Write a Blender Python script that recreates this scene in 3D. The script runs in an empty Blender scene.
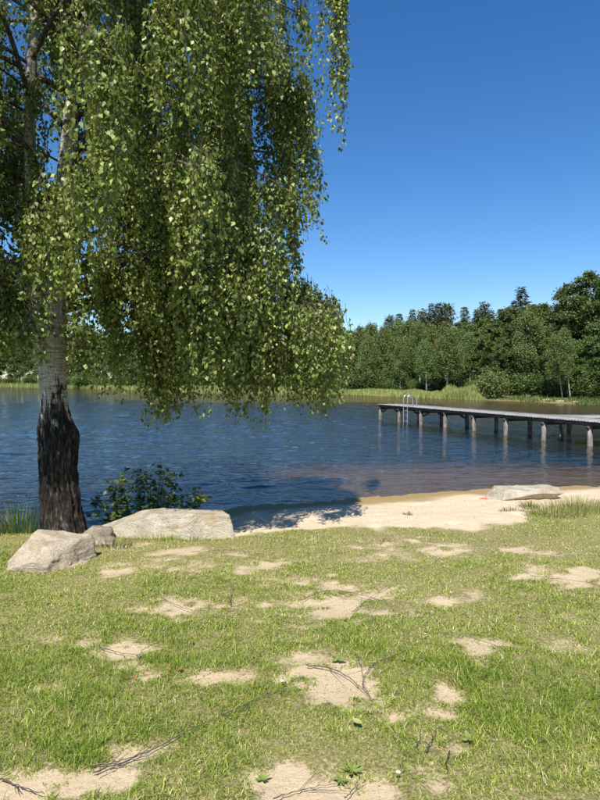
import bpy, math, random
import numpy as np
from mathutils import Vector, Matrix, Quaternion

# ------------------------------------------------------------------ camera, sky, sun, exposure
scene = bpy.context.scene
col = scene.collection
R = math.radians
EYE = 2.3                    # metres above the lake
F = 601.0                    # focal length in photo pixels (600 x 800)
HOR = 379.0                  # photo row of the horizon
PITCH = math.atan((400 - HOR) / F)

cam_d = bpy.data.cameras.new('camera')
cam_d.sensor_fit = 'VERTICAL'
cam_d.sensor_height = 34.6
cam_d.lens = 34.6 * F / 800.0
cam_d.clip_start = 0.05
cam_d.clip_end = 3000
cam = bpy.data.objects.new('camera', cam_d)
cam.location = (0, 0, EYE)
cam.rotation_euler = (math.pi / 2 - PITCH, 0, 0)
col.objects.link(cam)
scene.camera = cam

SUN_EL, SUN_AZ = 52.0, 12.0   # sun stands behind the camera, to its left
world = bpy.data.worlds.new('World')
scene.world = world
world.use_nodes = True
wn = world.node_tree.nodes
sky = wn.new('ShaderNodeTexSky')
sky.sky_type = 'NISHITA'
sky.sun_disc = False
sky.sun_elevation = R(SUN_EL)
sky.sun_rotation = R(180 + SUN_AZ)
sky.altitude = 0
sky.air_density = 1.0
sky.dust_density = 0.1
sky.ozone_density = 4.5
hs = wn.new('ShaderNodeHueSaturation'); hs.inputs['Saturation'].default_value = 1.26; hs.inputs['Hue'].default_value = 0.505
world.node_tree.links.new(sky.outputs[0], hs.inputs['Color'])
world.node_tree.links.new(hs.outputs[0], wn['Background'].inputs[0])
wn['Background'].inputs[1].default_value = 0.100

sun_d = bpy.data.lights.new('sun', 'SUN')
sun_d.energy = 4.8
sun_d.angle = R(0.53)
sun_d.color = (1.0, 0.95, 0.87)
sun = bpy.data.objects.new('sun', sun_d)
LD = Vector((math.sin(R(SUN_AZ)) * math.cos(R(SUN_EL)), math.cos(R(SUN_AZ)) * math.cos(R(SUN_EL)), -math.sin(R(SUN_EL))))
sun.rotation_euler = LD.to_track_quat('-Z', 'Y').to_euler()
sun.location = (-5, -8, 20)
col.objects.link(sun)

scene.view_settings.view_transform = 'Standard'
scene.view_settings.look = 'None'
scene.view_settings.exposure = 0.58
scene.view_settings.gamma = 1.0
scene.cycles.max_bounces = 8
scene.cycles.transparent_max_bounces = 8
scene.cycles.caustics_reflective = False
scene.cycles.caustics_refractive = False

# ------------------------------------------------------------------ helpers
rng = np.random.default_rng(7)

def ray(px, py):
    """direction through a photo pixel, with y = 1"""
    c, s = math.cos(PITCH), math.sin(PITCH)
    u, v = (px - 300) / F, (400 - py) / F
    y = c + v * s
    z = -s + v * c
    return u / y, z / y

def at(px, py, D):
    u, w = ray(px, py)
    return np.array([u * D, D, EYE + w * D])

_tab = np.random.default_rng(99).random(4096)
def _h(i, j, k, s):
    n = (i * 73856093) ^ (j * 19349663) ^ (k * 83492791) ^ (s * 2654435)
    return _tab[(n ^ (n >> 11)) & 4095]
def vnoise(x, y, z=0.0, seed=0):
    x, y, z = np.broadcast_arrays(np.asarray(x, float), np.asarray(y, float), np.asarray(z, float))
    i, j, k = np.floor(x).astype(np.int64), np.floor(y).astype(np.int64), np.floor(z).astype(np.int64)
    fx, fy, fz = x - i, y - j, z - k
    fx, fy, fz = [f * f * (3 - 2 * f) for f in (fx, fy, fz)]
    r = 0
    for a in (0, 1):
        for b in (0, 1):
            for c in (0, 1):
                w = (fx if a else 1 - fx) * (fy if b else 1 - fy) * (fz if c else 1 - fz)
                r = r + w * _h(i + a, j + b, k + c, seed)
    return r * 2 - 1
def fbm(x, y, z=0.0, seed=0, o=4, g=0.5):
    r, a, f = 0, 1.0, 1.0
    for n in range(o):
        r = r + a * vnoise(np.asarray(x) * f, np.asarray(y) * f, np.asarray(z) * f, seed + n * 17)
        a *= g; f *= 2.03
    return r
def sstep(a, b, x):
    t = np.clip((np.asarray(x, float) - a) / (b - a), 0, 1)
    return t * t * (3 - 2 * t)

def mesh(name, V, faces, smooth=False, **attrs):
    """V (n,3); faces = list of int arrays (m,3) or (m,4)"""
    me = bpy.data.meshes.new(name)
    V = np.asarray(V, np.float32).reshape(-1, 3)
    faces = [np.asarray(f, np.int32) for f in faces if len(f)]
    loops = np.concatenate([f.ravel() for f in faces])
    sizes = np.concatenate([np.full(len(f), f.shape[1], np.int32) for f in faces])
    starts = np.concatenate([[0], np.cumsum(sizes)[:-1]]).astype(np.int32)
    me.vertices.add(len(V)); me.vertices.foreach_set('co', V.ravel())
    me.loops.add(len(loops)); me.loops.foreach_set('vertex_index', loops)
    me.polygons.add(len(sizes)); me.polygons.foreach_set('loop_start', starts)
    me.polygons.foreach_set('loop_total', sizes)
    if smooth:
        me.polygons.foreach_set('use_smooth', np.ones(len(sizes), bool))
    for k, v in attrs.items():
        a = me.attributes.new(k, 'FLOAT', 'POINT')
        a.data.foreach_set('value', np.asarray(v, np.float32))
    me.update(calc_edges=True)
    return me

def obj(name, me, mat, parent=None, label=None, cat=None, group=None, kind=None, loc=None):
    o = bpy.data.objects.new(name, me)
    if me is not None and mat is not None and not me.materials:
        me.materials.append(mat)
    if loc is not None:
        o.location = loc
    if parent is not None:
        o.parent = parent
    for k, v in (('label', label), ('category', cat), ('group', group), ('kind', kind)):
        if v:
            o[k] = v
    col.objects.link(o)
    return o

class MB:
    """collects pieces of one part"""
    def __init__(s):
        s.V, s.Q, s.T, s.A, s.n = [], [], [], [], 0
    def add(s, V, Q=(), T=(), a=None):
        V = np.asarray(V, float).reshape(-1, 3)
        if len(Q): s.Q.append(np.asarray(Q) + s.n)
        if len(T): s.T.append(np.asarray(T) + s.n)
        s.V.append(V); s.n += len(V)
        s.A.append(np.full(len(V), rng.random() if a is None else a))
    def box(s, c, ax, h):
        """c centre, ax 3 unit axes, h half sizes"""
        ax = [np.asarray(a, float) for a in ax]
        v = [np.asarray(c) + i * ax[0] * h[0] + j * ax[1] * h[1] + k * ax[2] * h[2]
             for i in (-1, 1) for j in (-1, 1) for k in (-1, 1)]
        s.add(v, [[0, 1, 3, 2], [4, 6, 7, 5], [0, 4, 5, 1], [2, 3, 7, 6], [0, 2, 6, 4], [1, 5, 7, 3]])
    def tube(s, P, r, n=6, cap=True, a=None):
        P = np.asarray(P, float); m = len(P)
        r = np.broadcast_to(np.asarray(r, float), (m,))
        T = np.gradient(P, axis=0); T /= np.linalg.norm(T, axis=1)[:, None] + 1e-9
        ref = np.array([0.31, 0.95, 0.05]) if abs(T[0] @ np.array([0.31, 0.95, 0.05])) < 0.9 else np.array([1.0, 0, 0])
        A = np.cross(T, ref); A /= np.linalg.norm(A, axis=1)[:, None] + 1e-9
        B = np.cross(T, A)
        th = np.arange(n) * 2 * math.pi / n
        V = P[:, None] + r[:, None, None] * (np.cos(th)[None, :, None] * A[:, None] + np.sin(th)[None, :, None] * B[:, None])
        V = V.reshape(-1, 3)
        i, j = np.meshgrid(np.arange(m - 1), np.arange(n), indexing='ij')
        i, j = i.ravel(), j.ravel(); k = (j + 1) % n
        Q = np.stack([i * n + j, i * n + k, (i + 1) * n + k, (i + 1) * n + j], 1)
        if cap:
            V = np.vstack([V, P[:1], P[-1:]])
            jj = np.arange(n); kk = (jj + 1) % n
            T3 = np.vstack([np.stack([np.full(n, m * n), kk, jj], 1),
                            np.stack([np.full(n, m * n + 1), (m - 1) * n + jj, (m - 1) * n + kk], 1)])
            s.add(V, Q, T3, a=a)
        else:
            s.add(V, Q, a=a)
    def me(s, name, smooth=False):
        fs = []
        if s.Q: fs.append(np.concatenate(s.Q))
        if s.T: fs.append(np.concatenate(s.T))
        return mesh(name, np.concatenate(s.V), fs, smooth, rnd=np.concatenate(s.A))

def curve_pts(P, n):
    """Catmull-Rom through the control points"""
    P = np.asarray(P, float)
    Q = np.vstack([2 * P[0] - P[1], P, 2 * P[-1] - P[-2]])
    t = np.linspace(0, len(P) - 1 - 1e-6, n)
    i = t.astype(int); f = (t - i)[:, None]
    a, b, c, d = Q[i], Q[i + 1], Q[i + 2], Q[i + 3]
    return 0.5 * (2 * b + (c - a) * f + (2 * a - 5 * b + 4 * c - d) * f ** 2 + (3 * b - a - 3 * c + d) * f ** 3)

def leaves(P, D, N, L, W, fold=0.25, rnd=None):
    """rhombic folded leaves: base P, axis D, normal N, length L, width W"""
    n = len(P)
    D = D / (np.linalg.norm(D, axis=1)[:, None] + 1e-9)
    S = np.cross(D, N); S /= np.linalg.norm(S, axis=1)[:, None] + 1e-9
    N = np.cross(S, D)
    L = np.broadcast_to(L, (n,))[:, None]; W = np.broadcast_to(W, (n,))[:, None]
    mid = P + D * L * 0.4
    V = np.stack([P, mid + S * W * .5 + N * W * fold, P + D * L, mid - S * W * .5 + N * W * fold], 1).reshape(-1, 3)
    b = np.arange(n) * 4
    T = np.concatenate([np.stack([b, b + 1, b + 2], 1), np.stack([b, b + 2, b + 3], 1)])
    rn = rng.random(n) if rnd is None else rnd
    return V, T, np.repeat(rn, 4)

# ------------------------------------------------------------------ materials
def mat(name):
    m = bpy.data.materials.new(name); m.use_nodes = True
    nt = m.node_tree
    b = nt.nodes['Principled BSDF']
    return m, nt, b
def N(nt, t, **kw):
    n = nt.nodes.new(t)
    for k, v in kw.items():
        if k.startswith('i_'):
            key = k[2:]
            n.inputs[int(key) if key.isdigit() else key].default_value = v
        else:
            setattr(n, k, v)
    return n
def ramp(nt, fac, stops, interp='LINEAR'):
    n = nt.nodes.new('ShaderNodeValToRGB')
    n.color_ramp.interpolation = interp
    e = n.color_ramp.elements
    while len(e) < len(stops): e.new(0.5)
    for x, (p, c) in zip(e, stops):
        x.position = p; x.color = (*c, 1) if len(c) == 3 else c
    nt.links.new(fac, n.inputs[0])
    return n.outputs[0]
def noise(nt, vec, scale, detail=4, rough=0.55, dist=0.0):
    n = N(nt, 'ShaderNodeTexNoise')
    n.inputs['Scale'].default_value = scale; n.inputs['Detail'].default_value = detail
    n.inputs['Roughness'].default_value = rough; n.inputs['Distortion'].default_value = dist
    if vec is not None: nt.links.new(vec, n.inputs['Vector'])
    return n.outputs[0]
def mapv(nt, vec, scale):
    n = N(nt, 'ShaderNodeMapping'); n.inputs['Scale'].default_value = scale
    nt.links.new(vec, n.inputs['Vector']); return n.outputs[0]
def mixc(nt, fac, a, b):
    n = N(nt, 'ShaderNodeMix', data_type='RGBA')
    for i, v in ((0, fac), (6, a), (7, b)):
        if hasattr(v, 'is_output'): nt.links.new(v, n.inputs[i])
        else: n.inputs[i].default_value = v if i == 0 else (*v, 1)
    return n.outputs[2]
def math_(nt, op, a, b=None, clamp=False):
    n = N(nt, 'ShaderNodeMath', operation=op, use_clamp=clamp)
    for i, v in ((0, a), (1, b)):
        if v is None: continue
        if hasattr(v, 'is_output'): nt.links.new(v, n.inputs[i])
        else: n.inputs[i].default_value = v
    return n.outputs[0]
def bump(nt, b, h, strength, dist=0.01):
    n = N(nt, 'ShaderNodeBump'); n.inputs['Strength'].default_value = strength; n.inputs['Distance'].default_value = dist
    nt.links.new(h, n.inputs['Height']); nt.links.new(n.outputs[0], b.inputs['Normal']); return n
def attr(nt, name):
    return N(nt, 'ShaderNodeAttribute', attribute_name=name).outputs['Fac']
def pos(nt):
    return N(nt, 'ShaderNodeNewGeometry').outputs['Position']
def oco(nt):
    return N(nt, 'ShaderNodeTexCoord').outputs['Object']

def leaf_mat(name, stops, rough=0.45, trans=0.3, spec=0.4, objvar=0.0, tcol=1.35):
    m, nt, b = mat(name)
    c = ramp(nt, attr(nt, 'rnd'), stops)
    if objvar:
        oi = N(nt, 'ShaderNodeObjectInfo')
        hs = N(nt, 'ShaderNodeHueSaturation')
        nt.links.new(c, hs.inputs['Color'])
        nt.links.new(math_(nt, 'MULTIPLY_ADD', oi.outputs['Random'], objvar), hs.inputs['Value'])
        hs.inputs['Value'].links[0].from_node.inputs[2].default_value = 1 - objvar / 2
        n2 = math_(nt, 'MULTIPLY_ADD', oi.outputs['Random'], 0.05)
        n2.node.inputs[2].default_value = 0.475
        nt.links.new(n2, hs.inputs['Hue'])
        c = hs.outputs[0]
    nt.links.new(c, b.inputs['Base Color'])
    b.inputs['Roughness'].default_value = rough
    b.inputs['Specular IOR Level'].default_value = spec
    tr = N(nt, 'ShaderNodeBsdfTranslucent')
    mul = mixc(nt, 0.35, c, (0.35, 0.42, 0.03))
    nt.links.new(mul, tr.inputs['Color'])
    mx = N(nt, 'ShaderNodeMixShader'); mx.inputs[0].default_value = trans
    nt.links.new(b.outputs[0], mx.inputs[1]); nt.links.new(tr.outputs[0], mx.inputs[2])
    nt.links.new(mx.outputs[0], nt.nodes['Material Output'].inputs[0])
    return m

M = {}
# lawn, beach sand, lake bed: one sheet, told apart by worn areas kept on the mesh
m, nt, b = mat('ground_soil')
p = pos(nt)
fine = noise(nt, p, 55, 5, 0.65); mid_ = noise(nt, p, 6, 4, 0.6); big = noise(nt, p, 0.9, 3)
sandc = ramp(nt, noise(nt, p, 160, 3, 0.7), [(0.25, (0.38, 0.285, 0.17)), (0.5, (0.56, 0.44, 0.285)), (0.8, (0.68, 0.56, 0.40))])
sandc = mixc(nt, ramp(nt, mid_, [(0.35, (0, 0, 0)), (0.75, (1, 1, 1))]), sandc, (0.52, 0.40, 0.245))
beachc = ramp(nt, noise(nt, p, 45, 4, 0.7), [(0.25, (0.40, 0.285, 0.155)), (0.5, (0.63, 0.50, 0.335)), (0.8, (0.74, 0.63, 0.46))])
thatch = ramp(nt, fine, [(0.25, (0.09, 0.08, 0.03)), (0.5, (0.24, 0.21, 0.085)), (0.72, (0.46, 0.38, 0.19))])
sm = math_(nt, 'ADD', attr(nt, 'sand'), math_(nt, 'MULTIPLY', math_(nt, 'SUBTRACT', fine, 0.5), 1.3))
sm = ramp(nt, sm, [(0.30, (0, 0, 0)), (0.75, (1, 1, 1))])
c = mixc(nt, sm, thatch, sandc)
c = mixc(nt, attr(nt, 'beach'), c, beachc)
wet = attr(nt, 'wet')
c = mixc(nt, wet, c, (0.33, 0.235, 0.10))
c = mixc(nt, attr(nt, 'mud'), c, (0.016, 0.014, 0.009))  # dark silt colour, also standing in for light lost in deep water
far_ = ramp(nt, noise(nt, p, 0.35, 4), [(0.3, (0.10, 0.13, 0.035)), (0.7, (0.20, 0.22, 0.07))])
c = mixc(nt, attr(nt, 'meadow'), c, far_)
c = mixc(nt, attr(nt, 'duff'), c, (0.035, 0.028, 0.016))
nt.links.new(c, b.inputs['Base Color'])
b.inputs['Roughness'].default_value = 0.95
b.inputs['Specular IOR Level'].default_value = 0.15
bump(nt, b, math_(nt, 'ADD', noise(nt, p, 120, 4, 0.7), math_(nt, 'MULTIPLY', noise(nt, p, 25, 3), 2.0)), 0.6, 0.012)
M['ground'] = m

# lake
m, nt, b = mat('lake_water')
nt.nodes.remove(b)
p = pos(nt)
w1 = noise(nt, mapv(nt, p, (1.7, 4.4, 1)), 1.0, 3, 0.5, 0.4)
w2 = noise(nt, mapv(nt, p, (5.5, 12.0, 1)), 1.0, 2, 0.5, 0.3)
w3 = noise(nt, mapv(nt, p, (0.35, 0.8, 1)), 1.0, 2, 0.5)
gust = ramp(nt, noise(nt, mapv(nt, p, (0.05, 0.12, 1)), 1.0, 3), [(0.3, (0.6, 0.6, 0.6)), (0.7, (1, 1, 1))])
hgt = math_(nt, 'ADD', math_(nt, 'ADD', w1, math_(nt, 'MULTIPLY', w2, 0.42)), math_(nt, 'MULTIPLY', w3, 1.6))
hgt = math_(nt, 'MULTIPLY', hgt, gust)
bp = N(nt, 'ShaderNodeBump'); bp.inputs['Strength'].default_value = 1.0; bp.inputs['Distance'].default_value = 0.038
nt.links.new(hgt, bp.inputs['Height'])
fr = N(nt, 'ShaderNodeFresnel'); fr.inputs['IOR'].default_value = 1.33
nt.links.new(bp.outputs[0], fr.inputs['Normal'])
gl = N(nt, 'ShaderNodeBsdfGlossy'); gl.inputs['Roughness'].default_value = 0.03
nt.links.new(bp.outputs[0], gl.inputs['Normal'])
tr = N(nt, 'ShaderNodeBsdfTransparent'); tr.inputs['Color'].default_value = (0.80, 0.69, 0.50, 1)
df = N(nt, 'ShaderNodeBsdfDiffuse'); df.inputs['Color'].default_value = (0.045, 0.085, 0.12, 1)
mt_ = N(nt, 'ShaderNodeMixShader'); mt_.inputs[0].default_value = 0.24
nt.links.new(tr.outputs[0], mt_.inputs[1]); nt.links.new(df.outputs[0], mt_.inputs[2])
mx = N(nt, 'ShaderNodeMixShader')
nt.links.new(fr.outputs[0], mx.inputs[0]); nt.links.new(mt_.outputs[0], mx.inputs[1]); nt.links.new(gl.outputs[0], mx.inputs[2])
nt.links.new(mx.outputs[0], nt.nodes['Material Output'].inputs[0])
M['water'] = m

# birch bark: dark corky plates below, white paper bark above
def bark_mat(name, low, dark_h, soft):
    m, nt, b = mat(name)
    p = pos(nt)
    sep = N(nt, 'ShaderNodeSeparateXYZ'); nt.links.new(p, sep.inputs[0])
    crack = noise(nt, mapv(nt, p, (26, 26, 6.5)), 1.0, 5, 0.65, 0.6)
    darkc = ramp(nt, crack, [(0.30, (0.006, 0.005, 0.004)), (0.48, (0.028, 0.022, 0.016)), (0.60, (0.075, 0.065, 0.050)), (0.75, (0.24, 0.225, 0.19))])
    lent = noise(nt, mapv(nt, p, (7, 7, 55)), 1.0, 4, 0.7)
    whitec = ramp(nt, lent, [(0.30, (0.04, 0.035, 0.03)), (0.42, (0.36, 0.32, 0.27)), (0.55, (0.58, 0.54, 0.48)), (0.8, (0.70, 0.67, 0.62))])
    blot = noise(nt, mapv(nt, p, (6, 6, 3)), 1.0, 5, 0.7, 1.0)
    whitec = mixc(nt, ramp(nt, blot, [(0.60, (0, 0, 0)), (0.68, (1, 1, 1))]), whitec, (0.035, 0.03, 0.025))
    h = math_(nt, 'ADD', sep.outputs[2], math_(nt, 'MULTIPLY', math_(nt, 'SUBTRACT', noise(nt, mapv(nt, p, (8, 8, 1.6)), 1.0, 5, 0.68, .6), 0.5), -soft))
    f = ramp(nt, math_(nt, 'MULTIPLY', h, 0.25), [((dark_h - 0.05) / 4, (0, 0, 0)), ((dark_h + 0.10) / 4, (1, 1, 1))])
    c = mixc(nt, f, darkc, whitec)
    nt.links.new(c, b.inputs['Base Color'])
    b.inputs['Roughness'].default_value = 0.85
    b.inputs['Specular IOR Level'].default_value = 0.2
    bump(nt, b, crack, 1.0, 0.06)
    return m
M['bark'] = bark_mat('birch_bark', 0, 1.92, 2.6)

def plain(name, stops, scale=(20, 20, 20), rough=0.8, bstr=0.4, bd=0.01, det=5, spec=0.25, space='obj', metal=0):
    m, nt, b = mat(name)
    p = oco(nt) if space == 'obj' else pos(nt)
    n = noise(nt, mapv(nt, p, scale), 1.0, det, 0.62, 0.3)
    c = ramp(nt, n, stops)
    nt.links.new(c, b.inputs['Base Color'])
    b.inputs['Roughness'].default_value = rough
    b.inputs['Specular IOR Level'].default_value = spec
    b.inputs['Metallic'].default_value = metal
    if bstr: bump(nt, b, n, bstr, bd)
    return m
M['twig'] = plain('twig_bark', [(0.3, (0.035, 0.022, 0.015)), (0.7, (0.12, 0.08, 0.06))], (40, 40, 40))
M['limb'] = plain('limb_bark', [(0.32, (0.02, 0.016, 0.013)), (0.5, (0.09, 0.07, 0.06)), (0.75, (0.30, 0.27, 0.23))], (14, 14, 30), space='pos')
M['deadtwig'] = plain('dead_twig', [(0.3, (0.045, 0.035, 0.03)), (0.7, (0.15, 0.12, 0.10))], (60, 60, 60))
M['birchleaf'] = leaf_mat('birch_leaf', [(0.0, (0.07, 0.11, 0.022)), (0.30, (0.145, 0.20, 0.042)), (0.60, (0.28, 0.345, 0.08)), (0.85, (0.43, 0.48, 0.14)), (1.0, (0.54, 0.55, 0.21))], 0.42, 0.36, 0.45)
M['bushleaf'] = leaf_mat('bush_leaf', [(0.0, (0.035, 0.07, 0.018)), (0.6, (0.085, 0.14, 0.033)), (1.0, (0.22, 0.28, 0.065))], 0.4, 0.3, 0.5)
M['grass'] = leaf_mat('grass_blade', [(0.0, (0.11, 0.185, 0.015)), (0.40, (0.235, 0.32, 0.034)), (0.64, (0.37, 0.43, 0.065)), (0.82, (0.54, 0.51, 0.17)), (1.0, (0.72, 0.63, 0.36))], 0.5, 0.28, 0.35)
M['sedge'] = leaf_mat('sedge_blade', [(0.0, (0.05, 0.09, 0.02)), (0.6, (0.11, 0.17, 0.035)), (0.9, (0.19, 0.22, 0.06)), (1.0, (0.35, 0.30, 0.14))], 0.45, 0.3, 0.4)
M['strawgrass'] = leaf_mat('pale_grass', [(0.0, (0.13, 0.17, 0.04)), (0.5, (0.27, 0.28, 0.08)), (1.0, (0.55, 0.47, 0.24))], 0.5, 0.3, 0.3)
M['reed'] = leaf_mat('reed_blade', [(0.0, (0.16, 0.21, 0.05)), (0.55, (0.29, 0.34, 0.09)), (1.0, (0.54, 0.51, 0.24))], 0.6, 0.25, 0.2)
M['fardecid'] = leaf_mat('far_leaf', [(0.0, (0.05, 0.09, 0.022)), (0.5, (0.105, 0.16, 0.04)), (1.0, (0.19, 0.25, 0.07))], 0.55, 0.25, 0.25, 0.35)
M['farbirch'] = leaf_mat('far_birch_leaf', [(0.0, (0.08, 0.12, 0.035)), (0.5, (0.155, 0.205, 0.065)), (1.0, (0.26, 0.31, 0.11))], 0.55, 0.25, 0.25, 0.3)
M['fardark'] = leaf_mat('far_dark_leaf', [(0.0, (0.045, 0.075, 0.022)), (0.5, (0.095, 0.14, 0.04)), (1.0, (0.18, 0.225, 0.07))], 0.5, 0.2, 0.3, 0.3)
M['needle'] = leaf_mat('conifer_needle', [(0.0, (0.05, 0.065, 0.026)), (0.5, (0.105, 0.125, 0.048)), (1.0, (0.18, 0.19, 0.075))], 0.6, 0.1, 0.2, 0.3)
M['fartrunk'] = plain('far_bark', [(0.3, (0.07, 0.055, 0.045)), (0.7, (0.20, 0.17, 0.14))], (4, 4, 2), 0.9, 0)
M['palebark'] = plain('far_birch_bark', [(0.3, (0.18, 0.155, 0.13)), (0.5, (0.45, 0.42, 0.37)), (0.75, (0.6, 0.57, 0.52))], (4, 4, 3), 0.9, 0)
M['wood'] = plain('weathered_deck', [(0.25, (0.17, 0.155, 0.14)), (0.5, (0.31, 0.29, 0.265)), (0.8, (0.44, 0.415, 0.38))], (3, 3, 14), 0.8, 0.3)
M['beam'] = plain('tarred_beam', [(0.3, (0.05, 0.043, 0.036)), (0.7, (0.15, 0.135, 0.115))], (2, 2, 9), 0.85, 0.3)
M['post'] = plain('pier_post', [(0.3, (0.07, 0.058, 0.046)), (0.5, (0.22, 0.195, 0.165)), (0.75, (0.42, 0.385, 0.34))], (9, 9, 2.5), 0.85, 0.4)
M['steel'] = plain('galvanised_steel', [(0.3, (0.55, 0.56, 0.57)), (0.7, (0.72, 0.73, 0.74))], (9, 9, 9), 0.35, 0, metal=0.9)

def rock_mat(name, a, b_, c_, stain, ss=0.60, lay=13):
    m, nt, b = mat(name)
    p = oco(nt)
    n1 = noise(nt, p, 3.2, 6, 0.62, 0.5); n2 = noise(nt, p, 60, 5, 0.75); mp = N(nt, 'ShaderNodeMapping'); mp.inputs['Rotation'].default_value = (0.5, 0.45, 0); mp.inputs['Scale'].default_value = (2.5, 2.5, lay); nt.links.new(p, mp.inputs['Vector'])
    n3 = noise(nt, mp.outputs[0], 1.0, 6, 0.7, 1.0)
    c = ramp(nt, n3, [(0.3, a), (0.5, b_), (0.72, c_)])
    c = mixc(nt, ramp(nt, n1, [(ss, (0, 0, 0)), (ss + 0.14, (0.8, 0.8, 0.8))]), c, stain)
    sp = ramp(nt, n2, [(0.30, (0.42, 0.40, 0.37)), (0.45, (1, 1, 1)), (0.7, (1.3, 1.26, 1.2))])
    mu = N(nt, 'ShaderNodeMix', data_type='RGBA', blend_type='MULTIPLY'); mu.inputs[0].default_value = 0.8
    nt.links.new(c, mu.inputs[6]); nt.links.new(sp, mu.inputs[7])
    nt.links.new(mu.outputs[2], b.inputs['Base Color'])
    b.inputs['Roughness'].default_value = 0.85
    b.inputs['Specular IOR Level'].default_value = 0.25
    bump(nt, b, math_(nt, 'ADD', n2, math_(nt, 'MULTIPLY', n3, 3.0)), 0.9, 0.035)
    return m
M['granite'] = rock_mat('pale_granite', (0.34, 0.29, 0.21), (0.56, 0.50, 0.385), (0.68, 0.63, 0.52), (0.46, 0.33, 0.16), 0.54, 4.5)
M['granite2'] = rock_mat('warm_granite', (0.36, 0.275, 0.175), (0.62, 0.515, 0.37), (0.76, 0.67, 0.52), (0.50, 0.33, 0.16), 0.58)
M['granite3'] = rock_mat('grey_granite', (0.20, 0.155, 0.11), (0.40, 0.33, 0.24), (0.58, 0.49, 0.37), (0.16, 0.11, 0.065), 0.56)
M['earth'] = rock_mat('peaty_earth', (0.03, 0.02, 0.012), (0.07, 0.045, 0.03), (0.12, 0.085, 0.055), (0.04, 0.028, 0.018))

# ------------------------------------------------------------------ the lake and the ground
LAKE = np.array([(-150, 22), (-60, 13), (-20, 9.6), (-8, 8.7), (-4, 8.55), (-2.5, 8.8), (-2.0, 9.7), (-1.3, 10.5), (-0.4, 10.95), (0.5, 11.3), (2, 11.8),
                 (4, 12.5), (6.5, 12.9), (10, 13), (14, 12.5), (20, 13), (28, 18), (33, 28), (32, 42), (26.5, 53), (22, 65), (16, 73),
                 (7, 91), (-16, 95), (-35, 125), (-64, 158), (-92, 165), (-150, 140)], float)
def lake_d(x, y):
    """signed distance to the waterline, + on land"""
    x = np.asarray(x, float); y = np.asarray(y, float)
    d2 = np.full(x.shape, 1e12); ins = np.zeros(x.shape, bool)
    A = LAKE; B = np.roll(LAKE, -1, 0)
    for (ax, ay), (bx, by) in zip(A, B):
        ex, ey = bx - ax, by - ay
        t = np.clip(((x - ax) * ex + (y - ay) * ey) / (ex * ex + ey * ey), 0, 1)
        d2 = np.minimum(d2, (x - ax - t * ex) ** 2 + (y - ay - t * ey) ** 2)
        cr = ((ay > y) != (by > y)) & (x < ex * (y - ay) / (by - ay + 1e-12) + ax)
        ins ^= cr
    d = np.sqrt(d2)
    return np.where(ins, -d, d)
def lawn_plane(y):
    return 0.65 - 0.045 * np.clip(y, -6, 12)
def ground_z(x, y, d=None):
    x = np.asarray(x, float); y = np.asarray(y, float)
    if d is None: d = lake_d(x, y)
    d = d + 0.25 * vnoise(x * .7, y * .7, 0, 5) * sstep(-3, 1, d) + 0.08 * vnoise(x * 2.7, y * 2.7, 0, 8)
    near = 1 - sstep(14, 20, y)
    k = 0.45 - 0.335 * sstep(-2.3, -1.3, x)
    bank = k * d + 0.3 * np.clip(7.75 - y, 0, 9)
    lw = lawn_plane(y) + 0.025 * vnoise(x * .8, y * .8, 0, 1) + 0.010 * vnoise(x * 3, y * 3, 0, 2)
    h = np.minimum(bank, lw); e = 0.05
    h = h - e * np.exp(-np.abs(bank - lw) / e) * 0.35
    zn = np.where(d > 0, h, 0.075 * d)
    zf = np.where(d > 0, np.minimum(0.16 * d, 0.35 + 0.018 * np.clip(d, 0, 60)), 0.09 * d)
    z = zn * near + zf * (1 - near)
    return np.maximum(z, -2.6)

def gp(px, py):
    """point of the lawn seen at a photo pixel"""
    u, w = ray(px, py)
    y = 5.0
    for _ in range(30):
        y = (EYE - lawn_plane(y)) / (-w)
    return u * y, y
PATCH = [(345, 596, 66, 13, 1.1), (300, 582, 36, 6, .8), (126, 653, 29, 14, 1.25), (325, 662, 44, 8, .9), (345, 684, 36, 20, 1.4), (385, 666, 20, 8, .8),
         (122, 757, 30, 24, 1.2), (112, 778, 34, 12, 1.0), (14, 785, 36, 20, 1.2), (270, 775, 24, 16, 1.0), (290, 793, 40, 10, 1.1), (365, 796, 52, 15, 1.25),
         (422, 746, 22, 9, 1.1), (448, 696, 12, 8, 1.0), (432, 712, 18, 5, .9), (478, 645, 22, 9, 1.1), (484, 656, 12, 5, 1.0),
         (212, 610, 40, 9, .9), (215, 680, 22, 9, .9), (112, 575, 18, 5, .9), (262, 566, 22, 8, .9), (428, 548, 50, 6, 1.0), (520, 548, 24, 5, 1.0),
         (568, 577, 44, 6, 1.1), (545, 570, 20, 4, .9), (38, 689, 18, 6, .9), (86, 641, 14, 5, .8), (190, 557, 46, 10, .75), (475, 600, 24, 4, .6),
         (50, 640, 12, 4, .6), (150, 610, 18, 4, .6), (395, 600, 40, 6, .7), (560, 640, 16, 4, .5), (430, 768, 16, 5, .7), (395, 718, 14, 5, .8), (300, 642, 14, 4, .6),
         (130, 545, 26, 5, .7), (230, 700, 14, 5, .6), (55, 735, 16, 5, .5), (520, 700, 12, 4, .4), (180, 790, 18, 6, .5), (340, 560, 30, 4, .5), (60, 600, 30, 4, .5)]
PW = []
for (px, py, rx, ry, s) in PATCH:
    x, y = gp(px, py); y0 = gp(px, py - ry)[1]; y1 = gp(px, min(py + ry, 1000))[1]
    PW.append((x, y, .88 * rx * y / F, .85 * abs(y0 - y1) / 2, s))
EDGE_X = np.array([-9, -4, -1.6, -1.15, 0, 1, 2, 2.7, 3.2, 3.7, 4.4, 6, 9, 15])
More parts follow.
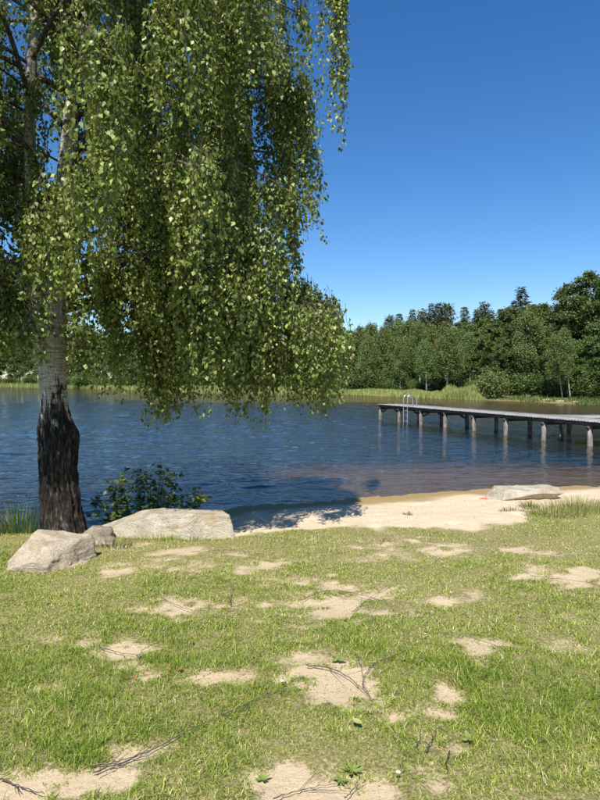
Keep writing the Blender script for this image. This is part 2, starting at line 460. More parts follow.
EDGE_Y = np.array([8.4, 8.35, 8.3, 7.72, 7.8, 7.9, 8.05, 8.2, 8.6, 9.3, 9.9, 10.6, 11.2, 11.5])
def sand_mask(x, y):
    x = np.asarray(x, float); y = np.asarray(y, float)
    s = np.zeros(x.shape)
    n = fbm(x * 3.2, y * 4.2, 0, 31, 5, 0.68)
    for (cx, cy, rx, ry, k) in PW:
        r = np.sqrt(((x - cx) / rx) ** 2 + ((y - cy) / ry) ** 2)
        s = np.maximum(s, np.where(r < 2.6, k * np.clip(.98 - r * 0.50 + 0.62 * n, 0, 1.2), 0))
    n2 = fbm(x * 1.7, y * 1.7, 3.3, 77, 4, 0.6)
    s = np.maximum(s, 0.50 * sstep(0.45, 1.1, n2))
    return np.clip(s, 0, 1.2)
def beach_mask(x, y):
    e = np.interp(x, EDGE_X, EDGE_Y) + 0.22 * fbm(np.asarray(x) * 1.9, np.asarray(y) * 1.9, 0, 51, 4, 0.6)
    return sstep(-0.06, 0.22, np.asarray(y) - e) * sstep(-2.0, -1.4, x)

def axis(lo, hi, step, far, g=1.16):
    a = list(np.arange(lo, hi + 1e-6, step)); s = step
    while a[-1] < far: s *= g; a.append(a[-1] + s)
    s = step; left = []
    v = lo
    while v > -far: s *= g; v -= s; left.append(v)
    return np.array(left[::-1] + a)
gx = axis(-5.5, 6.5, 0.05, 420); gy = axis(1.2, 12.6, 0.05, 420)
X, Y = np.meshgrid(gx, gy)
Dk = lake_d(X, Y)
Z = ground_z(X, Y, Dk)
S = sand_mask(X, Y); BE = beach_mask(X, Y) * (Y < 20)
Z = Z + (.014 * fbm(X * 3.3, Y * 3.3, 0, 61, 3) - .028 * sstep(.25, .75, vnoise(X * 4.2, Y * 4.2, 0, 63))) * BE * sstep(.3, 1.0, Dk) - 0.018 * np.clip(S, 0, 1) * (1 - BE) + 0.006 * fbm(X * 9, Y * 9, 0, 60, 3) * (Y < 14) * (X > -7) * (X < 8)
nx, ny = len(gx), len(gy)
i, j = np.meshgrid(np.arange(ny - 1), np.arange(nx - 1), indexing='ij')
i, j = i.ravel(), j.ravel()
Q = np.stack([i * nx + j, i * nx + j + 1, (i + 1) * nx + j + 1, (i + 1) * nx + j], 1)
far_m = sstep(16, 22, Y) + (1 - sstep(16, 22, Y)) * np.maximum(sstep(7, 11, X), sstep(-6, -9, X)) * (Y > -4)
wetm = sstep(1.25, 0.5, Dk + 0.25 * fbm(X * 1.3, Y * 1.3, 0, 12, 3)) * (Dk < 2)
mud = sstep(-2.0, -16.0, Dk + 1.5 * vnoise(X * .25, Y * .25, 0, 14)) ** .7  # bed darkens offshore: mud plus painted-in dimming with water depth
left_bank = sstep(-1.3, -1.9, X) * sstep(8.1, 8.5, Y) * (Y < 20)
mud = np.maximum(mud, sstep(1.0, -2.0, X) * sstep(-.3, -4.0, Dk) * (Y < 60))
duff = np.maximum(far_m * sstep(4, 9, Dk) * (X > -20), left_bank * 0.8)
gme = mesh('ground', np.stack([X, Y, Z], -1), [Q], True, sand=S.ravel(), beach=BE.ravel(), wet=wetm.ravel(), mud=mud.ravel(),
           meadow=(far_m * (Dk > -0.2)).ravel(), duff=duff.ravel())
obj('ground', gme, M['ground'], kind='structure')

# wind ripples: real waves where they can be told apart, finer relief in the material
wr = np.random.default_rng(77)
wy = [7.2]
while wy[-1] < 300:
    wy.append(wy[-1] + (0.055 + 0.0026 * (wy[-1] - 7) if wy[-1] < 55 else max(.2, .03 * (wy[-1] - 48))))
wx = list(np.arange(-8, 13, .095)); st = .095
while wx[-1] < 300: st *= 1.045; wx.append(wx[-1] + st)
st = .095; wl = []; v = -8
while v > -300: st *= 1.045; v -= st; wl.append(v)
wx = np.array(wl[::-1] + wx); wy = np.array(wy)
WX, WY = np.meshgrid(wx, wy)
WZ = np.zeros(WX.shape)
cell = np.gradient(wy)[:, None] + 0 * WX
cellx = np.gradient(wx)[None, :] + 0 * WX
for q in range(42):
    lam = .22 * (5.5 ** wr.random()); an = wr.normal(math.pi / 2 + .15, .55)
    kx, ky = math.cos(an) * 2 * math.pi / lam, math.sin(an) * 2 * math.pi / lam
    slope = .0125 * (lam / .5) ** -.35
    ph = wr.random() * 6.283
    damp = sstep(.45, .2, np.maximum(cell * abs(math.sin(an)), cellx * abs(math.cos(an))) / lam)
    env = .6 + .8 * np.clip(.5 + .8 * vnoise(WX * .55 / (lam + .3) + q * 7.1, WY * .9 / (lam + .3), 0, 200 + q), 0, 1)
    WZ += slope * lam / 6.283 * 1.414 * np.sin(kx * WX + ky * WY + ph) * damp * env
wd = lake_d(WX, WY)
WZ *= .25 + .75 * sstep(0, -2.5, wd)
nx, ny = len(wx), len(wy)
i, j = np.meshgrid(np.arange(ny - 1), np.arange(nx - 1), indexing='ij'); i, j = i.ravel(), j.ravel()
Q = np.stack([i * nx + j, i * nx + j + 1, (i + 1) * nx + j + 1, (i + 1) * nx + j], 1)
keep = (wd.ravel()[Q] < 2.0).any(1)
Q = Q[keep]; used, inv = np.unique(Q, return_inverse=True)
wme = mesh('lake', np.stack([WX, WY, WZ], -1).reshape(-1, 3)[used], [inv.reshape(-1, 4)], True)
obj('lake', wme, M['water'], kind='structure')

# ------------------------------------------------------------------ the pier
def unit(v): v = np.asarray(v, float); return v / np.linalg.norm(v)
PA = np.array([4.46, 34.5, 0]); PU = unit([0.36, -0.93, 0]); PV = np.array([-PU[1], PU[0], 0]); UP = np.array([0, 0, 1.0])
DECK = 0.865
def pp(s, w, z): return PA + PU * s + PV * w + UP * z
pier = obj('pier', None, None, label='long weathered grey wooden bathing pier on posts standing in the lake', cat='pier', loc=tuple(pp(11, .7, 0)))
PO = np.array(pier.location)
def part(name, mb, mt, parent=pier, off=PO, smooth=False, **kw):
    me = mb.me(name, smooth); me.transform(Matrix.Translation(Vector(-off)))
    return obj(name, me, mt, parent, **kw)
prs = random.Random(3)
LEN = 22.5; WID = 1.5
d = MB(); s = 0.0
while s < LEN:
    w = 0.14 + prs.uniform(-.004, .004)
    d.box(pp(s + w / 2, WID / 2 + prs.uniform(-.015, .015), DECK - 0.018 + prs.uniform(-.004, .004)), (PU, PV, UP), (w / 2 - .005, WID / 2 + .03, .018))
    s += w
part('deck_planks', d, M['wood'], kind='stuff')
for w in (0.06, WID - 0.06):
    b_ = MB(); b_.box(pp(LEN / 2, w, DECK - 0.105), (PU, PV, UP), (LEN / 2 - .03, .035, .068))
    part('beam', b_, M['beam'])
k = 0; ss = [0.1 + 2.12 * q for q in range(11)]
for q, s in enumerate(ss):
    c_ = MB(); c_.box(pp(s, WID / 2, DECK - 0.235), (PU, PV, UP), (.05, WID / 2 - .02, .06)); part('crossbeam', c_, M['beam'])
    for w in (0.13, WID - 0.15):
        t = MB(); jx, jy = prs.uniform(-.03, .03), prs.uniform(-.02, .02)
        zz = np.linspace(-2.2, DECK - .18, 7)
        t.tube([pp(s + jx * (1 - a / 1.0), w + jy * (1 - a), a) for a in zz], [0.095 + prs.uniform(-.008, .008) for _ in zz], 10)
        part('post', t, M['post'], smooth=True)
    if q in (0, 2):
        for w in (0.2, WID - 0.22):
            for (a, bq) in (((s + .1, .42), (s + .72, DECK - .2)), ((s + 2.02, .42), (s + 1.4, DECK - .2))):
                e = MB(); p0, p1 = pp(a[0], w, a[1]), pp(bq[0], w, bq[1]); dd = unit(p1 - p0)
                e.box((p0 + p1) / 2, (dd, PV, np.cross(dd, PV)), (np.linalg.norm(p1 - p0) / 2, .02, .045)); part('brace', e, M['beam'])
# side landing joining from the right
W0 = pp(11.4, WID + .02, 0); WU = unit([1, -0.03, 0]); WVV = np.array([WU[1], -WU[0], 0])
d = MB(); s = 0.0
def wp(a, b, z): return W0 + WU * a + WVV * b + UP * z
while s < 7:
    w = 0.14
    b0 = 0.0; b1 = 1.7
    a0 = s + w / 2
    lim = max(0.0, (a0 - 0.05) * 2.55)          # stop at the main deck's edge
    b1 = min(b1, lim)
    if b1 > 0.06:
        d.box(wp(a0, b1 / 2, DECK - 0.022 + prs.uniform(-.004, .004)), (WU, WVV, UP), (w / 2 - .005, b1 / 2, .018))
    s += w
part('deck_planks', d, M['wood'], kind='stuff')
b_ = MB(); b_.box(wp(3.6, 0.06, DECK - .11), (WU, WVV, UP), (3.4, .035, .068)); part('beam', b_, M['beam'])
b_ = MB(); b_.box(wp(4.0, 1.62, DECK - .11), (WU, WVV, UP), (3.0, .035, .068)); part('beam', b_, M['beam'])
for (a, b0) in ((0.6, .12), (2.6, .12), (4.6, .12), (1.9, 1.5), (4.6, 1.5), (6.6, .12), (6.6, 1.5)):
    t = MB(); t.tube([wp(a, b0, z) for z in np.linspace(-2.2, DECK - .05, 6)], .095, 10); part('post', t, M['post'], smooth=True)
# swimming ladder
lad = obj('ladder', None, None, pier, loc=tuple(pp(3.15, 0, DECK) - PO)); LO = pp(3.15, 0, DECK)
for ds in (-.2, .2):
    pts = [pp(3.15 + ds, -.06, z) for z in (-.7, -.2, .3, DECK, DECK + .35)] + [pp(3.15 + ds, -.02, DECK + .52), pp(3.15 + ds, .12, DECK + .6),
           pp(3.15 + ds, .3, DECK + .58), pp(3.15 + ds, .45, DECK + .42), pp(3.15 + ds, .5, DECK + .2), pp(3.15 + ds, .5, DECK + .005)]
    t = MB(); t.tube(curve_pts(pts, 40), .022, 8); part('rail', t, M['steel'], lad, LO, True)
for z in (-.5, -.2, .1, .4, .65):
    t = MB(); t.tube([pp(2.95, -.06, z), pp(3.35, -.06, z)], .018, 8); part('rung', t, M['steel'], lad, LO, True)

# ------------------------------------------------------------------ forest on the far shore
def rand_dirs(n, r):
    v = r.normal(size=(n, 3)); return v / np.linalg.norm(v, axis=1)[:, None]
def cards(P, size, r, up=0.3, out=None):
    n = len(P)
    Nn = rand_dirs(n, r) + np.array([0, 0, up])
    if out is not None: Nn = Nn + out
    D = rand_dirs(n, r)
    L = size * r.uniform(.6, 1.4, n)
    return leaves(P, D, Nn, L, L * .75, .15, np.clip(r.normal(.5, .22, n), 0, 1))

def deciduous(seed, H, R0, base, style):
    """style: 'birch' airy drooping, 'round' dense"""
    r = np.random.default_rng(seed)
    tr = MB(); lean = r.normal(0, .25, 2)
    tp = np.array([[lean[0] * (t ** 1.5) + .12 * math.sin(3 * t + seed), lean[1] * t ** 1.5, t * H * .96 - .3 * (t == 0)] for t in np.linspace(0, 1, 9)])
    rad = np.linspace(.011 * H + .02, .012, 9)
    tr.tube(tp, rad, 7)
    pts, outs = [], []
    nl = int(30 if style == 'birch' else 34)
    for q in range(nl):
        f = base + (1 - base) * (q + r.random()) / nl
        z = f * H
        g = (f - base) / (1 - base)
        prof = (math.sin(math.pi * min(1, .13 + .87 * g) ** .8) ** .7 if style == 'birch' else math.sin(math.pi * min(1, .16 + .84 * g) ** .95) ** .6)
        L = R0 * prof * r.uniform(.6, 1.15) + .25
        az = q * 2.4 + r.normal(0, .4)
        up = r.uniform(.25, .9) * (1.1 - .5 * g)
        k = np.linspace(0, 1, 6)
        i0 = min(7, int(f * 8)); p0 = tp[i0] + (tp[i0 + 1] - tp[i0]) * (f * 8 - i0)
        dirv = np.array([math.cos(az), math.sin(az), 0])
        lp = p0 + dirv * (k * L)[:, None] + UP * (up * L * (k - .55 * k * k))[:, None]
        tr.tube(lp, np.linspace(.006 * H * (1 - .6 * g), .006, 6), 4, cap=False)
        for kk in np.linspace(.35, 1.0, 5):
            c = p0 + dirv * kk * L + UP * up * L * (kk - .55 * kk * kk)
            n = int((80 if style == 'birch' else 115) * (.6 + .6 * kk))
            sz = np.array([.36, .36, .55 if style == 'birch' else .28]) * (.6 + .5 * L / max(R0, .1)) * (H / 12) ** .5
            o = r.normal(size=(n, 3)) * sz * .85
            if style == 'birch': o[:, 2] -= np.abs(r.normal(0, .45, n))
            pts.append(c + o); outs.append(np.tile(dirv * .4, (n, 1)))
    P = np.concatenate(pts); O = np.concatenate(outs)
    keep = P[:, 2] > .25
    V, T, A = cards(P[keep], .18 if style == 'birch' else .21, r, .5, O[keep])
    return tr.me('trunk', True), mesh('crown', V, [T], rnd=A)

def conifer(seed, H, R0, base, pine=False):
    r = np.random.default_rng(seed)
    tr = MB(); tr.tube([[0, 0, -.3], [.03, .02, H * .5], [0, 0, H]], [.011 * H, .007 * H, .01], 7)
    Vs = []; pts = []; dirs = []; sz = []
    z = base * H
    while z < H * .985:
        g = (z - base * H) / (H * (1 - base))
        L0 = R0 * (1 - g) ** (.75) + .10 if not pine else R0 * math.sin(math.pi * min(1, .2 + .8 * g)) ** .6 + .15
        nb = 6 if not pine else 4
        a0 = r.random() * 7
        for q in range(nb):
            L = L0 * r.uniform(.4, 1.25); az = a0 + q * 2 * math.pi / nb + r.normal(0, .25)
            dv = np.array([math.cos(az), math.sin(az), 0])
            droop = r.uniform(.15, .5) if not pine else -r.uniform(.1, .6)
            m = max(4, int(L * 20))
            k = np.sort(r.uniform(.12, 1, m))
            c = np.array([0, 0, z]) + dv * (k * L)[:, None] - UP * (droop * L * (k - .45 * k ** 2.5))[:, None]
            side = np.cross(dv, UP)
            lat = side * (r.uniform(-1, 1, m) * .25 * L * (1.1 - k))[:, None]
            pts.append(c + lat + r.normal(0, .06 if not pine else .22, (m, 3)))
            dirs.append(dv * .8 + side * r.uniform(-.9, .9, (m, 1)) - UP * (.25 if not pine else -.2) + r.normal(0, .2 if not pine else .8, (m, 3)))
            sz.append(np.full(m, .36 if not pine else .32))
            if L > .5: tr.tube([[0, 0, z], list(c[-1])], [.02, .006], 3, cap=False)
        z += r.uniform(.12, .26) * (H / 14)
    P = np.concatenate(pts); D = np.concatenate(dirs); s_ = np.concatenate(sz) * r.uniform(.6, 1.4, len(P))
    Nn = rand_dirs(len(P), r) * .6 + UP
    V, T, A = leaves(P, D, Nn, s_, s_ * (.42 if not pine else .5), .2, np.clip(r.normal(.5, .22, len(P)), 0, 1))
    return tr.me('trunk', True), mesh('crown', V, [T], rnd=A)

def shrub(seed, H, R0):
    r = np.random.default_rng(seed)
    tr = MB(); pts = []
    for q in range(9):
        az = r.random() * 6.28; L = R0 * r.uniform(.4, 1)
        tip = np.array([math.cos(az) * L, math.sin(az) * L, H * r.uniform(.55, .95)])
        tr.tube([[0, 0, -.1], tip * [.4, .4, .6], tip], [.05, .03, .01], 4, cap=False)
        for kk in np.linspace(.25, 1, 6):
            pts.append(tip * [kk, kk, kk ** .8] + r.normal(0, 1, (110, 3)) * [.33 * R0, .33 * R0, .16 * H])
    P = np.concatenate(pts); P = P[(P[:, 2] > .05)]
    V, T, A = cards(P, .17, r, .4)
    return tr.me('stem', True), mesh('foliage', V, [T], rnd=A)

PROTO = {}
def proto(kind, n):
    if (kind, n) not in PROTO:
        sd = 100 + 17 * n + {'birch': 0, 'round': 300, 'dark': 500, 'spruce': 700, 'pine': 900, 'shrub': 1100, 'aspen': 1300}[kind]
        if kind == 'birch': t = (*deciduous(sd, 12, 1.7, .30, 'birch'), M['palebark'], M['farbirch'], 12)
        if kind == 'round': t = (*deciduous(sd, 12, 2.5, .15, 'round'), M['fartrunk'], M['fardecid'], 12)
        if kind == 'dark': t = (*deciduous(sd, 12, 2.2, .10, 'round'), M['fartrunk'], M['fardark'], 12)
        if kind == 'aspen': t = (*deciduous(sd, 14, 3.3, .22, 'round'), M['fartrunk'], M['fardark'], 14)
        if kind == 'spruce': t = (*conifer(sd, 14, 2.0, .12), M['fartrunk'], M['needle'], 14)
        if kind == 'pine': t = (*conifer(sd, 13, 1.6, .5, True), M['fartrunk'], M['needle'], 13)
        if kind == 'shrub': t = (*shrub(sd, 2.6, 1.5), M['fartrunk'], M['farbirch'] if n == 0 else M['fardark'], 2.6)
        PROTO[(kind, n)] = t
    return PROTO[(kind, n)]
trs = random.Random(21)
NAMES = {'birch': 'birch_tree', 'round': 'broadleaf_tree', 'dark': 'broadleaf_tree', 'aspen': 'broadleaf_tree', 'spruce': 'spruce_tree', 'pine': 'pine_tree', 'shrub': 'shrub'}
def place(kind, n, x, y, H, label, group=None, wide=1.0, tilt=0.0):
    tm, cm, m1, m2, h0 = proto(kind, n)
    z = float(ground_z(np.array([x]), np.array([y]))[0])
    o = obj(NAMES[kind], None, None, label=label, cat='shrub' if kind == 'shrub' else 'tree', group=group, loc=(x, y, max(z, 0) - .03))
    s = H / h0
    o.scale = (s * wide, s * wide, s); o.rotation_euler = (0, tilt, trs.uniform(0, 6.28) if tilt == 0 else 0)
    a, b_ = ('stem', 'foliage') if kind == 'shrub' else ('trunk', 'crown')
    obj(a, tm, m1, o); obj(b_, cm, m2, o)
    return o
def front(kind, n, px, D, ytop, label, group=None, wide=1.0, tilt=0.0):
    x = (px - 300) / F * D
    z = max(float(ground_z(np.array([x]), np.array([D]))[0]), 0)
    H = EYE + (HOR - ytop) / F * D - z
    return place(kind, n, x, D, H, label, group, wide, tilt)
G1 = 'airy birches along the middle of the far shore'
G2 = 'spruces rising behind the birches on the far shore'
G3 = 'broadleaf trees at the right end of the far shore'
ORD = ['first', 'second', 'third', 'fourth', 'fifth', 'sixth', 'seventh', 'eighth', 'ninth', 'tenth', 'eleventh', 'twelfth', 'thirteenth', 'fourteenth', 'fifteenth', 'sixteenth', 'seventeenth', 'eighteenth']
def rank(lst, q): return ORD[sorted(e[0] for e in lst).index(lst[q][0])]
# birch row behind the reeds
LB = [(318, 104, 330), (332, 101, 326), (346, 103, 331), (358, 100, 325), (372, 98, 322), (384, 96, 326), (396, 97, 320), (408, 93, 318),
                                 (420, 90, 321), (432, 90, 326), (446, 86, 322), (459, 85, 327), (470, 82, 331), (426, 84, 340), (400, 90, 338), (366, 96, 342), (338, 99, 343)]
for q, (px, D, yt) in enumerate(LB):
    front('birch', q % 4, px, D, yt, 'airy birch behind the reeds on the far shore, ' + rank(LB, q) + ' from the left in its row', G1, trs.uniform(1.0, 1.3))
front('birch', 1, 369, 95, 334, 'birch with twin pale straight trunks standing behind the reed bed', None, 1.0)
front('birch', 2, 448, 80, 328, 'broad birch with a pale bare lower trunk behind the reeds, left of the rounded bush', None, 1.35)
LS2 = [(390, 112, 316), (399, 110, 312), (412, 108, 308), (422, 107, 311), (431, 104, 302), (438, 102, 301), (446, 102, 304), (464, 100, 305),
                                 (476, 98, 308), (483, 97, 304), (491, 95, 309), (500, 93, 307)]
for q, (px, D, yt) in enumerate(LS2):
    front('spruce' if q % 3 else 'pine', q % 2, px, D, yt, 'dark conifer tip above the far birches, ' + rank(LS2, q) + ' from the left along the skyline', G2, trs.uniform(.9, 1.15))
front('spruce', 2, 521, 84, 286, 'tallest dark spruce, its ragged tip above the right part of the far wood', None, 1.35)
front('spruce', 0, 513, 86, 299, 'spruce close beside the tallest one, a little shorter and to its left', None, 1.1)
LT = [(478, 84, 331, 'dark'), (489, 80, 322, 'dark'), (499, 76, 326, 'round'), (508, 78, 306, 'dark'), (531, 78, 303, 'dark'),
                                     (541, 76, 303, 'round'), (500, 72, 345, 'dark'), (515, 74, 318, 'dark'), (533, 70, 322, 'round'), (548, 72, 312, 'dark'), (556, 66, 330, 'round'),
                                     (572, 63, 338, 'round'), (590, 60, 335, 'round'), (606, 58, 330, 'dark'), (622, 56, 320, 'round'), (640, 56, 310, 'dark'), (545, 68, 350, 'dark'), (584, 60, 356, 'round')]
for q, (px, D, yt, kd) in enumerate(LT):
    front(kd, q % 3, px, D, yt, ('dense dark' if kd == 'dark' else 'leafy mid green') + ' broadleaf tree right of the rounded bush, ' + rank(LT, q) + ' from the left', G3, trs.uniform(1.0, 1.25))
front('birch', 3, 529, 69, 308, 'birch with drooping olive crown and pale trunk among dark trees, right of the tallest spruce', None, 1.15)
front('aspen', 0, 566, 70, 282, 'tall broadleaf tree with sky showing through its crown, just left of the tallest crown', None, .9)
front('aspen', 1, 588, 68, 270, 'tallest broadleaf crown of the far wood, at the right edge', None, 1.05)
front('aspen', 2, 612, 66, 274, 'tall broadleaf tree cut off by the right edge of the picture', None, 1.0)
front('birch', 0, 563, 61, 333, 'birch with a pale trunk leaning over at the right shore', None, .9, -.16)
front('birch', 1, 571, 60, 326, 'second leaning pale birch at the right shore, close against the first', None, .9, -.12)
front('shrub', 0, 493, 66.8, 373, 'rounded light green bush at the water, at the end of the reed bed', None, 1.0)
# further wood at the left, seen through the birch's hanging leaves
GL = 'trees of the wood seen through the birch leaves'
for q in range(34):
    px = -70 + q * 11.5
    D = np.interp(px, [-70, 20, 110, 200, 330], [182, 176, 143, 112, 106]) + trs.uniform(0, 7)
    kd = ('round', 'birch', 'dark')[q % 3]
    front(kd, q % 3, px + trs.uniform(-3, 3), D, trs.uniform(325, 338), 'tree of the distant wood across the lake, seen through hanging birch leaves', GL, trs.uniform(1.1, 1.5))
GB = 'trees filling the wood behind the front rows'
for q in range(30):
    px = 322 + q * 10.5
    D = np.interp(px, [320, 470, 500, 560, 640], [112, 94, 84, 73, 64]) + trs.uniform(0, 5)
    yt = np.interp(px, [320, 400, 500, 545, 570, 640], [338, 326, 318, 312, 295, 285]) + trs.uniform(-3, 8)
    front(('dark', 'round', 'spruce')[q % 3], q % 2, px, D, yt, 'shaded tree standing deep inside the far wood', GB, trs.uniform(1.2, 1.5))
GS = 'low shrubs along the foot of the far wood'
for q in range(20):
    px = 322 + q * 16 + trs.uniform(-4, 4)
    D = np.interp(px, [320, 470, 500, 600, 640], [100, 81, 71, 57.5, 53]) + trs.uniform(0, 2.5)
    front('shrub', 1 + q % 2, px, D, HOR + trs.uniform(-8, 4), 'low shrub at the shaded foot of the far wood', GS, trs.uniform(1.0, 1.6))
for q in range(22):
    px = -60 + q * 18
    D = np.interp(px, [-70, 20, 110, 200, 330], [176, 170, 137, 106, 101]) + trs.uniform(0, 3)
    front('shrub', q % 3, px, D, HOR - trs.uniform(1, 6), 'low shrub at the foot of the distant wood behind the birch', 'low shrubs behind the birch', trs.uniform(1.2, 2.0))

# reeds along the far shore
def blades(P, H, W, bend, seed, mid=.5, droop=0.0):
    r = np.random.default_rng(seed); n = len(P)
    az = r.uniform(0, 6.283, n); bd = r.uniform(.3, 1, n) * bend
    dx = np.stack([np.cos(az), np.sin(az), np.zeros(n)], 1)
    fz = az + 1.57 + r.normal(0, .5, n)
    sx = np.stack([np.cos(fz), np.sin(fz), np.zeros(n)], 1) * (np.broadcast_to(W, (n,)) / 2)[:, None]
    H = np.broadcast_to(H, (n,))
    m_ = P + dx * (bd * H * .28)[:, None] + UP * (H * mid)[:, None]
    t_ = P + dx * (bd * H)[:, None] + UP * (H * (1 - .35 * np.clip(bd, 0, 1.6) ** 2))[:, None]
    V = np.stack([P - sx, P + sx, m_ + sx * .85, m_ - sx * .85, t_], 1).reshape(-1, 3)
    b = np.arange(n) * 5
    return V, np.stack([b, b + 1, b + 2, b + 3], 1), np.stack([b + 3, b + 2, b + 4], 1)
def bladeobj(name, P, H, W, bend, seed, mt, rn=None, **kw):
    V, Qd, T = blades(P, H, W, bend, seed)
    r = np.random.default_rng(seed + 1)
    A = r.random(len(P)) if rn is None else rn
    return obj(name, mesh(name, V, [Qd, T], rnd=np.repeat(A, 5)), mt, **kw)
def shore_strip(px0, px1, n, dlo, dhi, seed):
    r = np.random.default_rng(seed)
    pts = []
    while sum(len(q) for q in pts) < n:
        px = r.uniform(px0, px1, 40000); D = r.uniform(48, 185, 40000)
        x = (px - 300) / F * D; dd = lake_d(x, D)
        dj = dd + 1.2 * vnoise(x * .3, D * .3, 0, 4)
        k = (dj > dlo) & (dj < dhi)
        pts.append(np.stack([x, D, np.maximum(ground_z(x, D, dd), -.2)], 1)[k])
    return np.concatenate(pts)[:n]
P = shore_strip(438, 486, 9000, -1.6, 3.0, 1)
tap = np.clip(np.minimum((300 + F * P[:, 0] / P[:, 1]) - 436, 487 - (300 + F * P[:, 0] / P[:, 1])) / 12, .3, 1) * (1 + .35 * vnoise(P[:, 0] * .5, P[:, 1] * .5, 0, 41))
bladeobj('reed_bed', P, tap * np.random.default_rng(2).uniform(.5, 1.35, len(P)), .06, .25, 3, M['reed'], label='tall pale green reed bed at the far shore left of the rounded bush', cat='reeds', kind='stuff')
P = shore_strip(318, 440, 12000, -1.0, 4.0, 4)
bladeobj('reed_fringe', P, np.random.default_rng(5).uniform(.2, .55, len(P)) * (1 + .5 * vnoise(P[:, 0] * .4, P[:, 1] * .4, 0, 43)), .06, .3, 6, M['reed'], label='low yellow green reed fringe along the middle of the far shore', cat='reeds', kind='stuff')
P = shore_strip(-60, 318, 14000, -1.0, 5.0, 7)
bladeobj('meadow_grass', P, np.random.default_rng(8).uniform(.4, 1.1, len(P)), .10, .3, 9, M['reed'], label='strip of green waterside grass behind the birch trunk and leaves', cat='grass', kind='stuff')
P = shore_strip(486, 640, 2200, -.3, 2.2, 10)
bladeobj('bank_grass', P, np.random.default_rng(11).uniform(.15, .5, len(P)), .05, .6, 12, M['sedge'], label='dark grass on the bank at the right end of the far shore', cat='grass', kind='stuff')
# fallen branch in the water by the right shore
t = MB(); q0 = at(497, 394, 66.5); q0[2] = .5
pts = curve_pts([q0, q0 + [.7, -1.2, -.15], q0 + [1.7, -2.4, -.42], q0 + [2.8, -3.4, -.62]], 10)
t.tube(pts - q0, np.linspace(.05, .11, 10), 6)
fb = obj('fallen_log', t.me('fallen_log', True), M['fartrunk'], label='thin fallen trunk slanting into the water right of the rounded bush', cat='fallen tree', loc=tuple(q0))
t = MB(); t.tube(np.array([pts[3], pts[3] + [.3, .2, .6], pts[3] + [.3, .5, 1.0]]) - q0, [.04, .03, .01], 5); obj('branch', t.me('branch'), M['fartrunk'], fb)

# ------------------------------------------------------------------ rocks
def rock(name, planes, scale, seed, amp, mt, loc, rotz=0, label=None, cat='rock', sub=5, sharp=14, fr=3.0, group=None):
    import bmesh
    bm = bmesh.new(); bmesh.ops.create_icosphere(bm, subdivisions=sub, radius=1)
    V = np.array([v.co[:] for v in bm.verts]); Fc = np.array([[v.index for v in f.verts] for f in bm.faces]); bm.free()
    Np = np.array([unit(p_[:3]) for p_ in planes]); dp = np.array([p_[3] for p_ in planes])
    dots = np.clip(V @ Np.T, 1e-3, None)
    inv = dots / dp
    rr = (inv ** sharp).sum(1) ** (-1 / sharp)
    V = V * rr[:, None] * np.array(scale)
    U = V / (np.linalg.norm(V, axis=1)[:, None])
    m_ = min(scale)
    dis = amp * fbm(V[:, 0] * fr, V[:, 1] * fr, V[:, 2] * fr, seed, 5, .55) + amp * .35 * np.abs(vnoise(V[:, 0] * fr * 1.3, V[:, 1] * fr * 1.3, V[:, 2] * fr * 4.5, seed + 5))
    V = V + U * dis[:, None]
    o = obj(name, mesh(name, V, [Fc], True), mt, label=label, cat=cat, group=group, loc=loc)
    o.rotation_euler[2] = rotz
    return o
BOXP = [(0, 0, 1, 1), (0, 0, -1, 1), (1, 0, 0, 1), (-1, 0, 0, 1), (0, 1, 0, 1), (0, -1, 0, 1)]
# long pale slab
c0 = at(176, 526, 7.7)
rock('boulder', [(.035, .1, 1, .98), (0, 0, -1, 1.2), (1, .14, .05, .98), (-1, -.1, .75, .96), (0, 1, .1, 1), (.02, -1, .22, .92), (-.6, -.8, .3, 1.02), (-.3, .1, 1, 1.08)],
     (.68, .28, .185), 4, .024, M['granite'], tuple(c0), R(2), 'long pale granite boulder lying beside the birch, bush behind it', sharp=60, sub=6, fr=4.0)
# sloping slab in front of the trunk
c1 = at(45, 562, 6.3)
rock('boulder', [(-.32, -.62, 1, .80), (.05, -.1, 1, .92), (0, 0, -1, 1.1), (1, -.25, .15, .92), (-1, -.3, .55, .98), (-.1, 1, .1, .9), (.25, -1, -.2, .95), (-.7, -.7, .3, 1.05), (.7, -.4, .6, 1.0)],
     (.34, .36, .255), 12, .024, M['granite2'], tuple(c1), R(-14), 'wedge-shaped warm beige boulder at the foot of the birch trunk', sharp=70, sub=6, fr=4.5)
c2 = at(99, 548, 7.15)
rock('boulder', [(.15, -.35, 1, .85), (0, 0, -1, 1.2), (1, -.3, .4, .95), (-1, -.2, .15, .9), (0, 1, 0, 1), (-.15, -1, .1, .9), (-.7, -.3, .9, .9)],
     (.19, .20, .165), 23, .035, M['granite3'], tuple(c2), R(28), 'small brown grey rock wedged between the two pale boulders', sharp=60, fr=5)
c3 = at(63, 571, 6.15)
rock('boulder', [(0, -.3, 1, .9), (0, 0, -1, 1), (1, 0, .2, 1), (-1, 0, .2, 1), (0, 1, 0, 1), (0, -1, .1, .9)], (.20, .10, .05), 31, .012, M['granite2'], tuple(c3 + np.array([.05, .08, -.01])), R(12),
     'low flat stone half sunk in grass below the wedge-shaped boulder', sharp=16)
c4 = at(524, 494, 10.75)
rock('boulder', [(.0, -.02, 1, .86), (0, 0, -1, 1), (1, .1, -.35, .96), (-1, -.1, .25, .95), (0, 1, .1, 1), (.12, -1, -.42, .80), (-.55, -1, .5, .95), (.3, -.6, 1, 1.05)],
     (.50, .30, .13), 42, .026, M['granite'], tuple(c4 + np.array([0, 0, .0])), R(6), 'flat-topped pale boulder with dark undercut side lying on the beach', sharp=60, sub=6, fr=4.5)
c5 = at(8, 562, 6.9)
